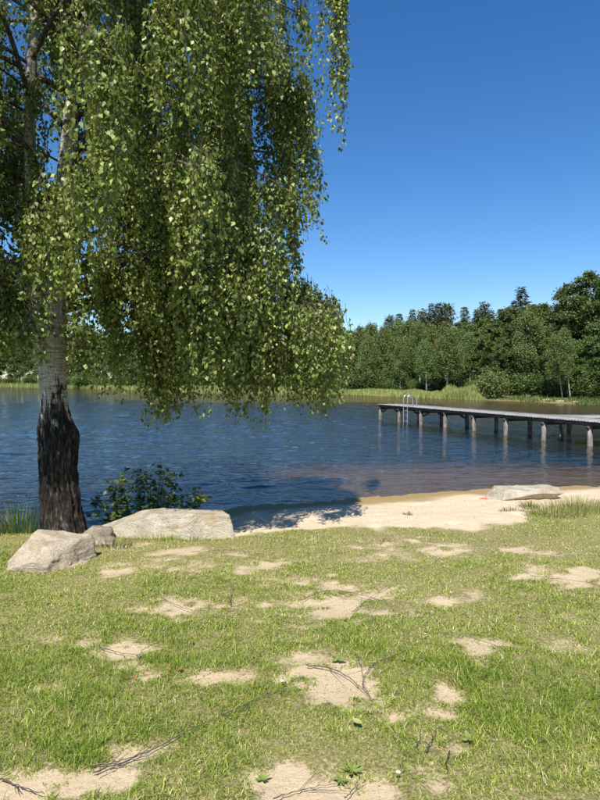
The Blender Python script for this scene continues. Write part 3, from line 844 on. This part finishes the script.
rock('earth_clod', BOXP[:], (.30, .25, .17), 52, .06, M['earth'], tuple(c5 + np.array([-.08, 0, -.03])), 0, 'dark brown crumbly earth lump at the left edge beside the wedge-shaped boulder', 'earth', sharp=4, fr=5)
c6 = at(118, 545, 7.2)
for q, (px, py, D, s) in enumerate([(561, 401.5, 58, .35), (548, 401.5, 60, .45), (575, 403, 56.5, .3)]):
    c = at(px, py, D); c[2] = .05
    rock('shore_stone', [(0, 0, 1, .8)] + BOXP[1:], (s * 1.3, s, s * .7), 60 + q, .06, M['granite3'], tuple(c), q, 'grey stone at the waterline of the far right shore', 'rock', sub=3, sharp=5, group='stones on the far right waterline')

# ------------------------------------------------------------------ the birch
TD = 7.8
birch = obj('birch_tree', None, None, label='large weeping birch with white bark, dark corky base and hanging leaves', cat='tree', loc=tuple(at(64, 536, TD)))
BO = np.array(birch.location)
def trunk_mesh(name, ctl, n_h, n_a, rough_z, flare=False, seed=0):
    C = np.array([at(a, b_, d_) for (a, b_, w, d_) in ctl]); Wd = np.array([w * d_ / F / 2 for (a, b_, w, d_) in ctl])
    cw = curve_pts(np.column_stack([C, Wd]), n_h)
    P, r_ = cw[:, :3], cw[:, 3]
    T = np.gradient(P, axis=0); T /= np.linalg.norm(T, axis=1)[:, None]
    A = np.cross(T, [0, 1, 0.]); A /= np.linalg.norm(A, axis=1)[:, None]; B = np.cross(T, A)
    th = np.arange(n_a) * 2 * math.pi / n_a
    cs, sn = np.cos(th)[None], np.sin(th)[None]
    z = P[:, 2][:, None] + 0 * cs
    rg = sstep(rough_z + .25, rough_z - .35, z + .25 * vnoise(cs * 2, sn * 2, z * 2, 3))
    ridg = 1 - np.abs(vnoise(cs * 5.5 + 9, sn * 5.5, z * 2.6 + .6 * vnoise(cs * 3, sn * 3, z * 5, 9), seed + 1)) * 1.6
    ridg2 = 1 - np.abs(vnoise(cs * 11, sn * 11, z * 7, seed + 2)) * 1.6
    rr = r_[:, None] + rg * (.042 * ridg + .020 * ridg2 - .03) + .006 * fbm(cs * 2, sn * 2, z * 3, seed + 3)
    if flare:
        zb = z - P[0, 2]
        rr = rr + .15 * np.exp(-np.clip(zb, -.2, 9) / .15) * (.35 + .65 * np.clip(np.cos(2.5 * th + 1.0), 0, 1))[None]
        bl = np.exp(-((th - math.pi) ** 2 / .25))[None]
        rr = rr + .05 * bl * np.exp(-((z - at(40, 437, TD)[2]) / .13) ** 2)
    V = P[:, None] + rr[..., None] * (cs[..., None] * A[:, None] + sn[..., None] * B[:, None])
    # end cap
    V = V.reshape(-1, 3)
    i, j = np.meshgrid(np.arange(n_h - 1), np.arange(n_a), indexing='ij'); i, j = i.ravel(), j.ravel(); k = (j + 1) % n_a
    Q_ = np.stack([i * n_a + j, i * n_a + k, (i + 1) * n_a + k, (i + 1) * n_a + j], 1)
    return mesh(name, V - BO, [Q_], True), P, r_
ctl = [(64, 545, 44, TD), (64, 536, 41, TD), (62, 515, 37, TD), (60.5, 495, 35.5, TD), (58.5, 470, 34, TD), (58, 445, 34.5, TD), (56, 428, 31.5, TD), (54.2, 410, 27, TD), (53.5, 390, 25.5, TD),
       (52, 365, 26.5, TD), (50.5, 345, 30, TD), (49.5, 328, 27, TD), (49, 318, 18, TD)]
me_, _, _ = trunk_mesh('trunk', ctl, 260, 120, 1.95, True)
obj('trunk', me_, M['bark'], birch)
ctlL = [(46, 350, 15, TD), (42, 332, 16, TD), (37, 312, 15, TD), (33, 270, 13, TD - .05), (31.5, 210, 11.5, TD - .1), (30, 150, 11, TD - .15), (30, 100, 10, TD - .2), (33, 40, 8.5, TD - .2),
        (37, -40, 7, TD - .2), (42, -140, 5, TD - .2), (48, -240, 2, TD - .2)]
me_, SL, SLr = trunk_mesh('stem', ctlL, 160, 40, -5, seed=5)
obj('stem', me_, M['bark'], birch)
ctlR = [(55, 352, 20, TD), (56, 330, 22, TD), (57, 310, 21.5, TD), (59.5, 270, 20.5, TD + .1), (63.5, 215, 19.5, TD + .2), (67.5, 165, 17.5, TD + .25), (73, 110, 15.5, TD + .3), (79, 60, 13, TD + .3), (86, 0, 11, TD + .3),
        (95, -80, 9, TD + .3), (104, -180, 6, TD + .3), (112, -290, 2, TD + .3)]
me_, SR, SRr = trunk_mesh('stem', ctlR, 180, 48, -5, seed=8)
obj('stem', me_, M['bark'], birch)

r = np.random.default_rng(42)
strand_starts = []
TANE = math.tan(R(SUN_EL)) / math.cos(R(SUN_AZ))
def right_limit(z):
    """how far right the crown reaches (x / y) at a height seen from the lawn"""
    py = HOR - (z - EYE) / 7.4 * F
    px = np.interp(py, [-400, -60, 0, 60, 130, 210, 260, 295, 318, 340, 400, 440], [240, 290, 306, 308, 316, 316, 304, 292, 322, 334, 342, 300])
    return (px - 300) / F
limbs = []
def limb(stem, srad, z0, az, L, up, droop, flare=False):
    i0 = int(np.argmin(np.abs(stem[:, 2] - z0))); p0 = stem[i0]
    k = np.linspace(0, 1, 16)
    dv = np.array([math.cos(az), math.sin(az), 0])
    sw = np.cross(dv, UP)
    P = p0 + dv * (L * (k ** .92))[:, None] + UP * (L * (up * k - droop * k ** 2.2))[:, None] + sw * (.16 * L * np.sin(k * 4 + r.random() * 6) * k)[:, None]
    rad = np.linspace(min(srad[i0] * .5, .008 + .009 * L), .004, 16)
    limbs.append((P, rad, L, flare))
for q in range(46):
    stem, sr_ = (SR, SRr) if q % 3 else (SL, SLr)
    z0 = 3.0 + 7.3 * ((q + .5) / 46) ** .9
    az = q * 2.39996 + r.normal(0, .3)
    g = (z0 - 3) / 8
    L = (2.1 + 1.9 * math.sin(math.pi * min(1, .25 + .75 * g))) * r.uniform(.8, 1.1) * (1 - .45 * g ** 3)
    if stem is SL and math.cos(az) > .5: L *= .8
    limb(stem, sr_, z0, az, L, r.uniform(.55, .95), r.uniform(.55, .95))
# the sprays that make the right side of the crown
for (z0, az, L, up, dr) in [(3.2, -.10, 3.3, .75, .62), (3.6, .12, 3.4, .8, .78), (4.2, -.22, 3.5, .75, .75), (4.6, .25, 3.5, .85, .8), (5.2, 0, 3.6, .85, .75), (5.8, -.3, 3.5, .8, .7), (6.3, .2, 3.6, .8, .7),
                            (3.0, .45, 2.8, .7, .72), (3.1, -.5, 2.4, .8, .65), (5.0, .6, 3.2, .8, .7), (4.0, .9, 3.0, .8, .75), (6.6, -.1, 3.5, .8, .6), (7.2, .1, 3.4, .7, .55), (4.4, -.65, 2.6, .85, .6), (5.6, -.7, 2.9, .8, .6)]:
    limb(SR, SRr, z0, az, L, up, dr)
for q in range(9):
    limb(SR if q % 2 else SL, SRr if q % 2 else SLr, 2.75 + .12 * q, -1.57 + r.uniform(-1.5, 1.2), r.uniform(.45, .95), r.uniform(.4, .7), r.uniform(.4, .6))
for q in range(6):
    stem, sr_ = (SR, SRr) if q % 2 else (SL, SLr)
    limb(stem, sr_, 3.0 + .7 * q + r.normal(0, .05), -1.57 + r.uniform(-1.9, 1.9), r.uniform(.5, 1.3), r.uniform(.5, .9), r.uniform(.5, .9))
for (z0, az, L) in [(3.2, 3.1, 1.6), (3.6, 2.6, 1.8), (3.0, -2.6, 1.1), (4.0, 3.5, 1.8), (4.5, 2.9, 2.0), (5.2, 3.3, 2.0), (3.4, 3.0, 1.3), (3.7, -2.8, 1.2), (4.2, 2.7, 1.5), (4.8, -2.7, 1.4), (5.6, 2.8, 1.7), (6.2, 3.2, 1.8), (6.8, -2.9, 1.5)]:
    limb(SL, SLr, z0, az, L, .8, .75)
for q in range(7):
    limb(SR, SRr, 3.15 + .09 * q, r.uniform(-.13, .25), r.uniform(3.1, 4.05), r.uniform(.26, .36), r.uniform(.36, .44), True)
for P, rad, L, flare in limbs:
    # cut what would leave the crown on the right
    ok = P[:, 0] / P[:, 1] < np.array([right_limit(z) for z in P[:, 2]]) - .012
    if flare: ok = P[:, 0] / P[:, 1] < 41 / F
    ok &= P[:, 2] > .5 + (8.35 - P[:, 1]) * TANE
    n = len(P) if ok.all() else max(4, int(np.argmin(ok)))
    t = MB(); t.tube(P[:n] - BO, rad[:n], 7)
    obj('limb', t.me('limb', True), M['limb'], birch)
    low = P[0, 2] < 4.2
    for kk in range(int(2.5 + 1.5 * L)):
        f = r.uniform(.15, 1) ** .75 * (n - 1)
        a = int(min(f, n - 2)); c = P[a] + (P[a + 1] - P[a]) * (f - a)
        # a secondary branchlet carries a tassel of hanging strands
        dv = unit(r.normal(0, 1, 3) * [1, 1, .3] + (P[-1] - P[0]) / L * .8); Lb = r.uniform(.15, .6)
        raise_ = abs(r.normal(0, .6)) if not low else abs(r.normal(0, .42))
        Lm = r.lognormal(.25, .5)
        for m_ in range(r.integers(5, 22)):
            strand_starts.append((c + dv * Lb * r.random() ** .7 + r.normal(0, .06, 3), Lm * r.uniform(.55, 1.15), raise_, flare))
twigs = MB(); LP, LDv, LN, LS, LR = [], [], [], [], []
def bottom(x, y):
    px = 300 + F * x / y
    py = np.interp(px, [-200, 0, 20, 40, 75, 100, 125, 200, 262, 300, 345], [345, 350, 372, 362, 378, 400, 430, 436, 440, 424, 408])
    return EYE - (py - HOR) / F * y
SUBS = []
for (P0, L, up_, fl) in strand_starts:
    SUBS.append((P0, L, r.random() * .49, up_ * (1.3 if fl else 1), fl))
# the long dark hanging spray against the sky
for c in range(44):
    p0 = at(338 + r.normal(0, 6), -60 + r.normal(0, 26), 8.3 + r.normal(0, .12)); SUBS.append((p0, r.uniform(1.2, 2.9), .5, 0, False))
nst = 0
for (p0, L, rv, up_, fl) in SUBS:
    spray = rv == .5
    bz = bottom(p0[0], p0[1])
    sunz = .28 + (8.2 - p0[1]) * TANE                     # sun reaches the rocks and the lawn edge below this
    ppx = 300 + F * p0[0] / p0[1]; ppy = HOR - (p0[2] - EYE) / p0[1] * F
    if not spray and not fl and ppx > 290 and ppy < 290: bz = EYE + (HOR - r.normal(262, 16)) / F * p0[1]
    lo = max(bz + up_ + abs(r.normal(0, .22)), sunz + r.uniform(0, .3))
    if p0[0] < -4.6: lo = max(lo, 2.2)
    L = min(L, p0[2] - lo)
    if L < .22: continue
    if fl and ppx > r.normal(341, 3): continue
    if not fl and not spray and p0[0] / p0[1] > right_limit(p0[2] - .5 * L) + r.normal(0, .012): continue
    m_ = max(5, int(L / .11)); k = np.linspace(0, 1, m_)
    drift = r.normal(0, .10, 2) * L * (.5 if not spray else .12); out = unit(np.append(p0[:2] - SR[60, :2], 0))[:2] * .10 * (0 if spray else 1)
    P = np.empty((m_, 3))
    P[:, 0] = p0[0] + (drift[0] + out[0]) * k ** .6 + .025 * np.sin(k * 7 + rv * 6)
    P[:, 1] = p0[1] + (drift[1] + out[1]) * k ** .6 + .025 * np.sin(k * 6 + rv * 9)
    P[:, 2] = p0[2] - L * (k ** 1.25 if L > .5 else k)
    twigs.tube(P - BO, np.linspace(.0032, .0011, m_), 3, cap=False)
    nst += 1
    nl = int(L / (.0245 if not spray else .026)); t = np.sort(r.uniform(.06, 1, nl)) * (m_ - 1.001)
    a = t.astype(int); f = (t - a)[:, None]
    b_ = P[a] * (1 - f) + P[a + 1] * f
    az = r.uniform(0, 6.283, nl); o = np.stack([np.cos(az), np.sin(az), -r.uniform(.0, .6, nl)], 1)
    b_ = b_ + o * r.uniform(.012, .05, nl)[:, None]
    LP.append(b_); LDv.append(o * .55 + np.array([0, 0, -.8]) + r.normal(0, .3, (nl, 3)))
    LN.append(np.stack([np.cos(az) * .8, np.sin(az) * .8, np.full(nl, .55)], 1) + r.normal(0, .45, (nl, 3)))
    LS.append(r.uniform(.034, .070, nl))
    LR.append(np.clip(r.normal(.40, .25, nl) + .3 * (rv - .25), 0, 1))
P = np.concatenate(LP) - BO
V, T, A = leaves(P, np.concatenate(LDv), np.concatenate(LN), np.concatenate(LS), np.concatenate(LS) * .74, .14, np.concatenate(LR))
print('strands', nst, 'leaves', len(P))
obj('twigs', twigs.me('twigs'), M['twig'], birch, kind='stuff')
obj('crown', mesh('crown', V, [T], rnd=A), M['birchleaf'], birch, kind='stuff')

# ------------------------------------------------------------------ bush behind the long boulder
r = np.random.default_rng(5)
def bush(name, stems, label, leaf, seed, mt, cat):
    r = np.random.default_rng(seed)
    base = np.mean([s_[0] for s_ in stems], 0)
    o = obj(name, None, None, label=label, cat=cat, loc=tuple(base))
    st = MB(); P, D, Nn, S_ = [], [], [], []
    for (a, b_) in stems:
        mid = (a + b_) / 2 + r.normal(0, .04, 3)
        c = curve_pts([a, mid, b_], 14); st.tube(c - base, np.linspace(.008, .002, 14), 5)
        tw = [(c, 15)]
        for q in range(7):
            k = r.integers(4, 13); dv = unit(r.normal(0, 1, 3) * [1, 1, .4] + [0, 0, .35]); Lb = r.uniform(.10, .26)
            cc = c[k] + dv * np.linspace(0, Lb, 6)[:, None]; st.tube(cc - base, np.linspace(.004, .0015, 6), 4); tw.append((cc, 7))
        for (cc, nl) in tw:
            t = r.uniform(.25, 1, nl) * (len(cc) - 1.001); i_ = t.astype(int); f = (t - i_)[:, None]
            p = cc[i_] * (1 - f) + cc[i_ + 1] * f
            d_ = rand_dirs(nl, r) * [1, 1, .5]
            P.append(p + d_ * .015); D.append(d_ + [0, 0, -.15]); Nn.append(rand_dirs(nl, r) * .6 + UP); S_.append(r.uniform(.045, .085, nl) * leaf)
    S_ = np.concatenate(S_)
    V, T, A = leaves(np.concatenate(P) - base, np.concatenate(D), np.concatenate(Nn), S_, S_ * .72, .12)
    obj('stems', st.me('stems', True), M['twig'], o)
    obj('foliage', mesh('foliage', V, [T], rnd=A), mt, o, kind='stuff')
stems = []
for (bx, tx, ty) in [(112, 99, 492), (116, 104, 500), (120, 108, 480), (126, 118, 474), (132, 128, 478), (138, 134, 470), (144, 142, 476), (150, 152, 468), (156, 160, 472), (160, 168, 466), (164, 176, 474),
                     (172, 186, 492), (178, 196, 490), (182, 194, 500), (130, 124, 488), (148, 146, 486), (160, 162, 484), (112, 96, 512), (122, 114, 505), (138, 142, 492), (168, 178, 486), (185, 198, 496)]:
    D = 8.35 + r.uniform(-.18, .2)
    a = at(bx, 535, D); a[2] = .08; stems.append((a, at(tx + r.normal(0, 2), ty + r.normal(0, 2), D + r.normal(0, .1))))
bush('alder_bush', stems, 'leafy dark green alder bush at the water behind the long boulder', 1.25, 6, M['bushleaf'], 'bush')

# ------------------------------------------------------------------ grass
r = np.random.default_rng(11)
def scatter(n, x0, x1, y0, y1, fov=1.35):
    x = r.uniform(x0, x1, n); y = r.uniform(y0, y1, n)
    k = np.abs(x) < (y * .5 * fov + .5)
    return x[k], y[k]
def gz(x, y): return ground_z(x, y) - .018 * np.clip(sand_mask(x, y), 0, 1)
parts = []
for (n, y0, y1, x0, x1, hs, ws) in [(270000, 1.9, 4.2, -3.4, 3.4, 1.0, .0034), (230000, 4.2, 6.4, -4.8, 4.8, 1.0, .0043), (210000, 6.4, 10.6, -6.2, 6.8, 1.0, .0055)]:
    x, y = scatter(n, x0, x1, y0, y1)
    s_ = sand_mask(x, y) + .38 * fbm(x * 13, y * 13, 0, 5, 3); bm_ = beach_mask(x, y)
    clump = fbm(x * 5, y * 5, 0, 23, 3)
    pr = np.clip(1.0 - 1.05 * np.clip(s_ - .12, 0, 1), .15, 1) * (1 - np.clip(bm_ * 1.6, 0, .995)) * np.clip(.8 + .35 * clump, .3, 1)
    d_ = lake_d(x, y)
    pr = pr * (d_ > .3)
    k = r.random(len(x)) < pr
    x, y, s_, clump = x[k], y[k], s_[k], clump[k]
    nn = len(x)
    lush = fbm(x * .9, y * .9, 0, 90, 3)
    # greener and longer towards the lower right and in a few clumps
    lush = lush + .5 * sstep(1.0, 2.4, x) * sstep(6, 3.5, y) + .5 * np.exp(-(((x + .55) / .5) ** 2 + ((y - 3.55) / .25) ** 2)) + .4 * np.exp(-(((x + .2) / .5) ** 2 + ((y - 2.6) / .3) ** 2)) - .45 * sstep(4.8, 7.2, y)
    H = (.023 + .011 * np.clip(lush + .5 * clump, -.6, 1.4)) * r.lognormal(0, .35, nn)
    H *= np.clip(1.1 - .75 * s_, .35, 1.1)
    col_ = np.clip(r.normal(.43, .27, nn) - .13 * lush + .22 * np.clip(s_, 0, 1) + .10 * fbm(x * 2.2, y * 2.2, 0, 66, 3) + .07 * sstep(4.2, 6.5, y), 0, 1)
    P = np.stack([x, y, gz(x, y) - .004], 1)
    V, Qd, T = blades(P, H, ws * r.uniform(.7, 1.35, nn), 1.25 + .7 * (r.random(nn) < .25), int(n + y0 * 10))
    parts.append((V, Qd, T, np.repeat(col_, 5)))
off = 0; Vs, Qs, Ts, As = [], [], [], []
for (V, Qd, T, A) in parts:
    Vs.append(V); Qs.append(Qd + off); Ts.append(T + off); As.append(A); off += len(V)
print('grass blades', off // 5)
obj('lawn_grass', mesh('lawn_grass', np.concatenate(Vs), [np.concatenate(Qs), np.concatenate(Ts)], rnd=np.concatenate(As)), M['grass'],
    label='short patchy sunlit lawn grass with worn sandy spots', cat='grass', kind='stuff')
def tuft(name, n, cx, cy, rx, ry, h0, h1, w, bend, mt, label, seed, zoff=0):
    rr = np.random.default_rng(seed)
    a = rr.uniform(0, 6.283, n); q = np.sqrt(rr.random(n))
    x = cx + np.cos(a) * q * rx; y = cy + np.sin(a) * q * ry
    P = np.stack([x, y, np.maximum(ground_z(x, y), -.15) - .01 + zoff], 1)
    base = np.array([cx, cy, float(P[:, 2].mean())])
    V, Qd, T = blades(P - base, rr.uniform(h0, h1, n) * (1.15 - .5 * q), w, bend, seed, .55)
    return obj(name, mesh(name, V, [Qd, T], rnd=np.repeat(rr.random(n), 5)), mt, label=label, cat='grass', loc=tuple(base))
x, y, _ = at(18, 530, 7.75)
tuft('sedge_clump', 460, x - .1, 8.0, .52, .36, .15, .72, .008, .75, M['sedge'], 'tall green sedge clump at the water left of the birch trunk', 71)
tuft('sedge_clump', 160, x - .55, 7.7, .4, .3, .12, .55, .008, .8, M['sedge'], 'shorter sedge clump at the left edge behind the dark earth lump', 72)
x, y, _ = at(520, 516, 9.0)
tuft('grass_tuft', 170, at(528, 513, 9.6)[0], 9.55, .17, .12, .07, .2, .007, .8, M['sedge'], 'fresh green grass tuft on the sand in front of the flat-topped beach boulder', 73)
tuft('grass_tuft', 110, at(512, 515, 9.3)[0], 9.3, .22, .10, .05, .12, .006, .9, M['sedge'], 'thin low grass tuft on the sand, left of the fresh green one', 74)
tuft('tall_grass', 700, at(582, 520, 9.3)[0], 9.4, .65, .5, .08, .36, .005, .6, M['strawgrass'], 'tall straw-tipped grass at the right edge between lawn and beach', 75)
tuft('tall_grass', 380, at(556, 520, 8.9)[0], 8.95, .45, .3, .08, .26, .006, .7, M['strawgrass'], 'lower grass fringe beside the tall straw-tipped grass at the beach', 76)
tuft('grass_tuft', 60, at(408, 520, 9)[0], 9.0, .07, .05, .04, .10, .006, .8, M['sedge'], 'tiny grass tuft alone on the open sand', 77)
tuft('grass_tuft', 300, at(170, 541, 7.25)[0], 7.28, .75, .10, .06, .13, .006, .8, M['grass'], 'longer grass along the foot of the long pale boulder', 78)
tuft('grass_tuft', 130, at(112, 548, 7.0)[0], 7.0, .25, .14, .06, .14, .006, .8, M['sedge'], 'longer grass in front of the small wedged rock', 79)

# ------------------------------------------------------------------ twigs, dead leaves, daisies, weeds on the lawn
def lawn_pt(px, py, up=.0):
    x, y = gp(px, py)
    return np.array([x, y, float(gz(np.array([x]), np.array([y]))[0]) + up])
tw_r = random.Random(8)
def twig(pix, rad, label, sides=3, group=None, lift=.02):
    P = np.array([lawn_pt(a, b_, lift + tw_r.uniform(0, .015)) for a, b_ in pix])
    c = curve_pts(P, 6 * len(P)) if len(P) > 1 else P
    c = c + np.array([[tw_r.gauss(0, .003), tw_r.gauss(0, .003), tw_r.gauss(0, .002)] for _ in c])
    base = c[len(c) // 2].copy(); rad *= .6; t = MB(); t.tube(c - base, np.linspace(rad, rad * .4, len(c)) * np.array([tw_r.uniform(.8, 1.25) for _ in c]), 5)
    o = obj('fallen_twig', t.me('fallen_twig'), M['deadtwig'], label=label, cat='twig', group=group, loc=tuple(base))
    ln = np.linalg.norm(c[-1] - c[0])
    for q in range(sides):
        k = tw_r.randint(2, len(c) - 3); dv = unit(c[-1] - c[0]); a = tw_r.choice((-1, 1)) * tw_r.uniform(.4, .9)
        d2 = np.array([dv[0] * math.cos(a) - dv[1] * math.sin(a), dv[0] * math.sin(a) + dv[1] * math.cos(a), tw_r.uniform(-.05, .15)])
        L2 = min(.22, ln * tw_r.uniform(.15, .4))
        pts = np.array([c[k] - base + d2 * L2 * f + np.array([0, 0, .0]) + np.array([dv[0], dv[1], 0]) * L2 * .25 * f * f for f in np.linspace(0, 1, 6)])
        s_ = MB(); s_.tube(pts, np.linspace(rad * .6, rad * .3, 6), 4); obj('side_twig', s_.me('side_twig'), M['deadtwig'], o)
    return o
twig([(92, 776), (150, 754), (215, 722), (288, 692)], .006, 'long thin twig lying across the lawn from the lower left sand patch', 4)
twig([(90, 770), (120, 764), (150, 752)], .005, 'short twig bundled with the long one on the lower left sand patch', 2)
twig([(96, 780), (130, 762), (160, 745)], .004, 'thin twig crossing the lower left sand patch under the long one', 1)
twig([(306, 671), (335, 676), (358, 690), (372, 704)], .006, 'curved dark twig arching over the large central sand patch', 1)
twig([(396, 661), (372, 672), (363, 686), (368, 700)], .005, 'forked twig on the right half of the central sand patch', 2)
twig([(356, 662), (362, 675), (364, 690)], .004, 'short twig running down the central sand patch', 1)
twig([(98, 646), (122, 651), (142, 657)], .005, 'dark twig lying on the sand patch left of the orange leaves', 1)
twig([(138, 662), (143, 650), (162, 643)], .005, 'crooked forked twig on the right of the left sand patch', 2)
twig([(230, 606), (231, 596), (233, 584)], .006, 'dark stick standing out of the grass above the thin sand patch', 0, None, .03)
twig([(300, 600), (330, 590), (368, 598), (402, 612)], .005, 'long twig across the wide sand patch in the middle of the lawn', 3)
twig([(352, 612), (372, 596), (398, 582)], .004, 'slanting twig on the right of the wide middle sand patch', 2)
twig([(380, 546), (386, 540), (392, 546), (398, 549)], .006, 'small curled dark stick at the far edge of the lawn', 0)
twig([(0, 782), (22, 790), (44, 800)], .006, 'dark twig on the sand in the bottom left corner', 2)
twig([(160, 600), (195, 612), (245, 606)], .004, 'thin twig along the upper left sand streak', 2)
twig([(160, 634), (200, 622), (262, 616)], .004, 'very thin twig in the grass above the orange leaves', 2)
twig([(426, 756), (430, 746), (436, 738)], .007, 'short stub twig on the small sand patch at lower right', 1)
twig([(415, 752), (419, 744), (420, 738)], .005, 'tiny stub twig beside the short one at lower right', 0)
twig([(275, 800), (300, 790), (352, 782)], .004, 'thin twig on the bottom sand patch', 3)
twig([(450, 756), (446, 768), (449, 776)], .006, 'dark short stick in the grass right of the lower sand patch', 0)
twig([(345, 800), (355, 788), (360, 776)], .004, 'thin upright twig beside the broad-leaved weed', 1)
twig([(190, 556), (230, 552), (275, 558)], .004, 'thin twig on brown litter in front of the long boulder', 2)
twig([(285, 640), (262, 660), (250, 676)], .003, 'very thin bent twig in mid lawn grass', 1)
twig([(500, 655), (470, 642), (440, 640)], .003, 'very thin twig by the right hand sand spot', 1)
twig([(530, 576), (560, 580), (600, 586)], .004, 'thin twig along the sand streak at the right edge', 2)

def leafobj(name, P, az, L, W, mt, label, cat, group=None, curl=.25):
    n = 6; k = np.linspace(0, 1, n); w = W * np.sin(np.pi * np.clip(k * .93 + .05, 0, 1)) ** .8
    dv = np.array([math.cos(az), math.sin(az), 0]); sv = np.array([-dv[1], dv[0], 0])
    c = dv * ((k - .5) * L)[:, None] + UP * (curl * L * (k - .5) ** 2 * 2)[:, None]
    V = np.concatenate([c + sv * w[:, None] / 2 + UP * (w * .22)[:, None], c, c - sv * w[:, None] / 2 + UP * (w * .22)[:, None]])
    i = np.arange(n - 1)
    Q_ = np.concatenate([np.stack([i, i + 1, n + i + 1, n + i], 1), np.stack([n + i, n + i + 1, 2 * n + i + 1, 2 * n + i], 1)])
    return obj(name, mesh(name, V, [Q_], True, rnd=np.full(3 * n, .6)), mt, label=label, cat=cat, group=group, loc=tuple(P))
M['deadleaf'] = leaf_mat('dead_leaf', [(0, (.30, .12, .05)), (1, (.42, .19, .085))], .7, .2, .2)
M['weed'] = leaf_mat('weed_leaf', [(0, (.16, .23, .04)), (1, (.26, .33, .07))], .45, .25, .4)
M['paleleaf'] = leaf_mat('pale_leaf', [(0, (.36, .42, .12)), (1, (.46, .50, .17))], .5, .25, .3)
for q, (a, b_, w_) in enumerate([(135, 680, 'first, at the left end of the row'), (147, 678, 'second from the left in the row'), (160, 677, 'in the middle of the row'),
                                 (168, 673, 'small, just right of the middle of the row'), (180, 674, 'at the right end of the row, the largest'), (192, 645, 'lying alone above the row')]):
    leafobj('dead_leaf', lawn_pt(a, b_, .032), tw_r.uniform(0, 6), (.04, .03, .03, .03, .04, .035)[q], .022, M['deadleaf'], 'orange brown dead leaf on the grass, ' + w_, 'leaf', 'orange leaves on the lawn')
leafobj('pale_leaf', lawn_pt(357, 731, .035), 2.2, .06, .04, M['paleleaf'], 'single pale yellow green leaf lying on the grass below the central sand patch', 'leaf')
def rosette(px, py, n, L, W, label, seed):
    rr = random.Random(seed); base = lawn_pt(px, py, .015)
    o = obj('weed', None, None, label=label, cat='weed', loc=tuple(base))
    for q in range(n):
        az = q * 6.283 / n + rr.uniform(-.3, .3); l = L * rr.uniform(.7, 1.15)
        lf = leafobj('leaf', (0, 0, 0), 0, l, W * rr.uniform(.8, 1.1), M['weed'], None, None, None, .3)
        lf.parent = o; tl = rr.uniform(.05, .4); lf.location = (math.cos(az) * l * .5 * math.cos(tl), math.sin(az) * l * .5 * math.cos(tl), l * .5 * math.sin(tl)); lf.rotation_euler = (rr.uniform(-.4, .4), -tl, az)
rosette(338, 666, 4, .05, .03, 'broad-leaved weed growing on the top edge of the central sand patch', 1)
rosette(352, 772, 12, .055, .013, 'large leafy weed rosette by the sand at the bottom centre', 2)
rosette(340, 780, 9, .045, .012, 'smaller leafy weed rosette left of the large one at the bottom', 3)
rosette(468, 742, 4, .045, .022, 'small weed in the grass right of the lower sand patches', 4)
rosette(262, 778, 8, .045, .012, 'small weed at the bottom sand patch left of centre', 5)
M['petal'] = plain('white_petal', [(.3, (.75, .75, .72)), (.7, (.85, .85, .83))], (20, 20, 20), .6, 0)
M['yolk'] = plain('yellow_disc', [(.3, (.7, .45, .05)), (.7, (.8, .55, .08))], (20, 20, 20), .6, 0)
def daisy(px, py, label, s=.013):
    base = lawn_pt(px, py, 0)
    o = obj('daisy', None, None, label=label, cat='flower', loc=tuple(base))
    h = .045
    st = MB(); st.tube([[0, 0, 0], [.003, 0, h * .5], [0, -.003, h]], .0012, 5); obj('stem', st.me('stem'), M['weed'], o)
    n = 11; V = []; T = []
    for q in range(n):
        a = q * 6.283 / n; d_ = np.array([math.cos(a), math.sin(a), 0]); e = np.array([-d_[1], d_[0], 0]); c = np.array([0, -.003, h + .001])
        b0 = len(V); V += [c + d_ * .003, c + d_ * s * .6 + e * s * .28 + UP * .002, c + d_ * s + UP * .003, c + d_ * s * .6 - e * s * .28 + UP * .002]; T += [[b0, b0 + 1, b0 + 2], [b0, b0 + 2, b0 + 3]]
    obj('petals', mesh('petals', V, [T]), M['petal'], o)
    y_ = MB(); y_.tube([[0, -.003, h], [0, -.003, h + .003], [0, -.003, h + .0045]], [.0042, .0042, .002], 8); obj('disc', y_.me('disc'), M['yolk'], o)
daisy(282, 692, 'single white daisy at the end of the long twig, left of the central sand patch')
daisy(398, 780, 'single white daisy near the bottom, right of the large weed rosette', .012)
daisy(425, 643, 'tiny white daisy in the grass, upper of the two right of centre', .009)
daisy(417, 652, 'tiny white daisy in the grass, lower of the two right of centre', .007)
# red strip by the beach boulder
M['red'] = plain('red_plastic', [(.3, (.55, .05, .05)), (.7, (.7, .10, .08))], (20, 20, 20), .5, 0)
c = at(484, 500.5, 10.6); zc = float(ground_z(c[:1], c[1:2])[0])
t = MB(); t.tube([[-.07, 0, .012], [-.03, .01, .016], [.03, 0, .012], [.07, -.01, .013]], [.008, .012, .011, .006], 6)
obj('red_strip', t.me('red_strip', True), M['red'], label='small red strip lying on the sand left of the flat-topped boulder', cat='litter', loc=(c[0], c[1], zc))
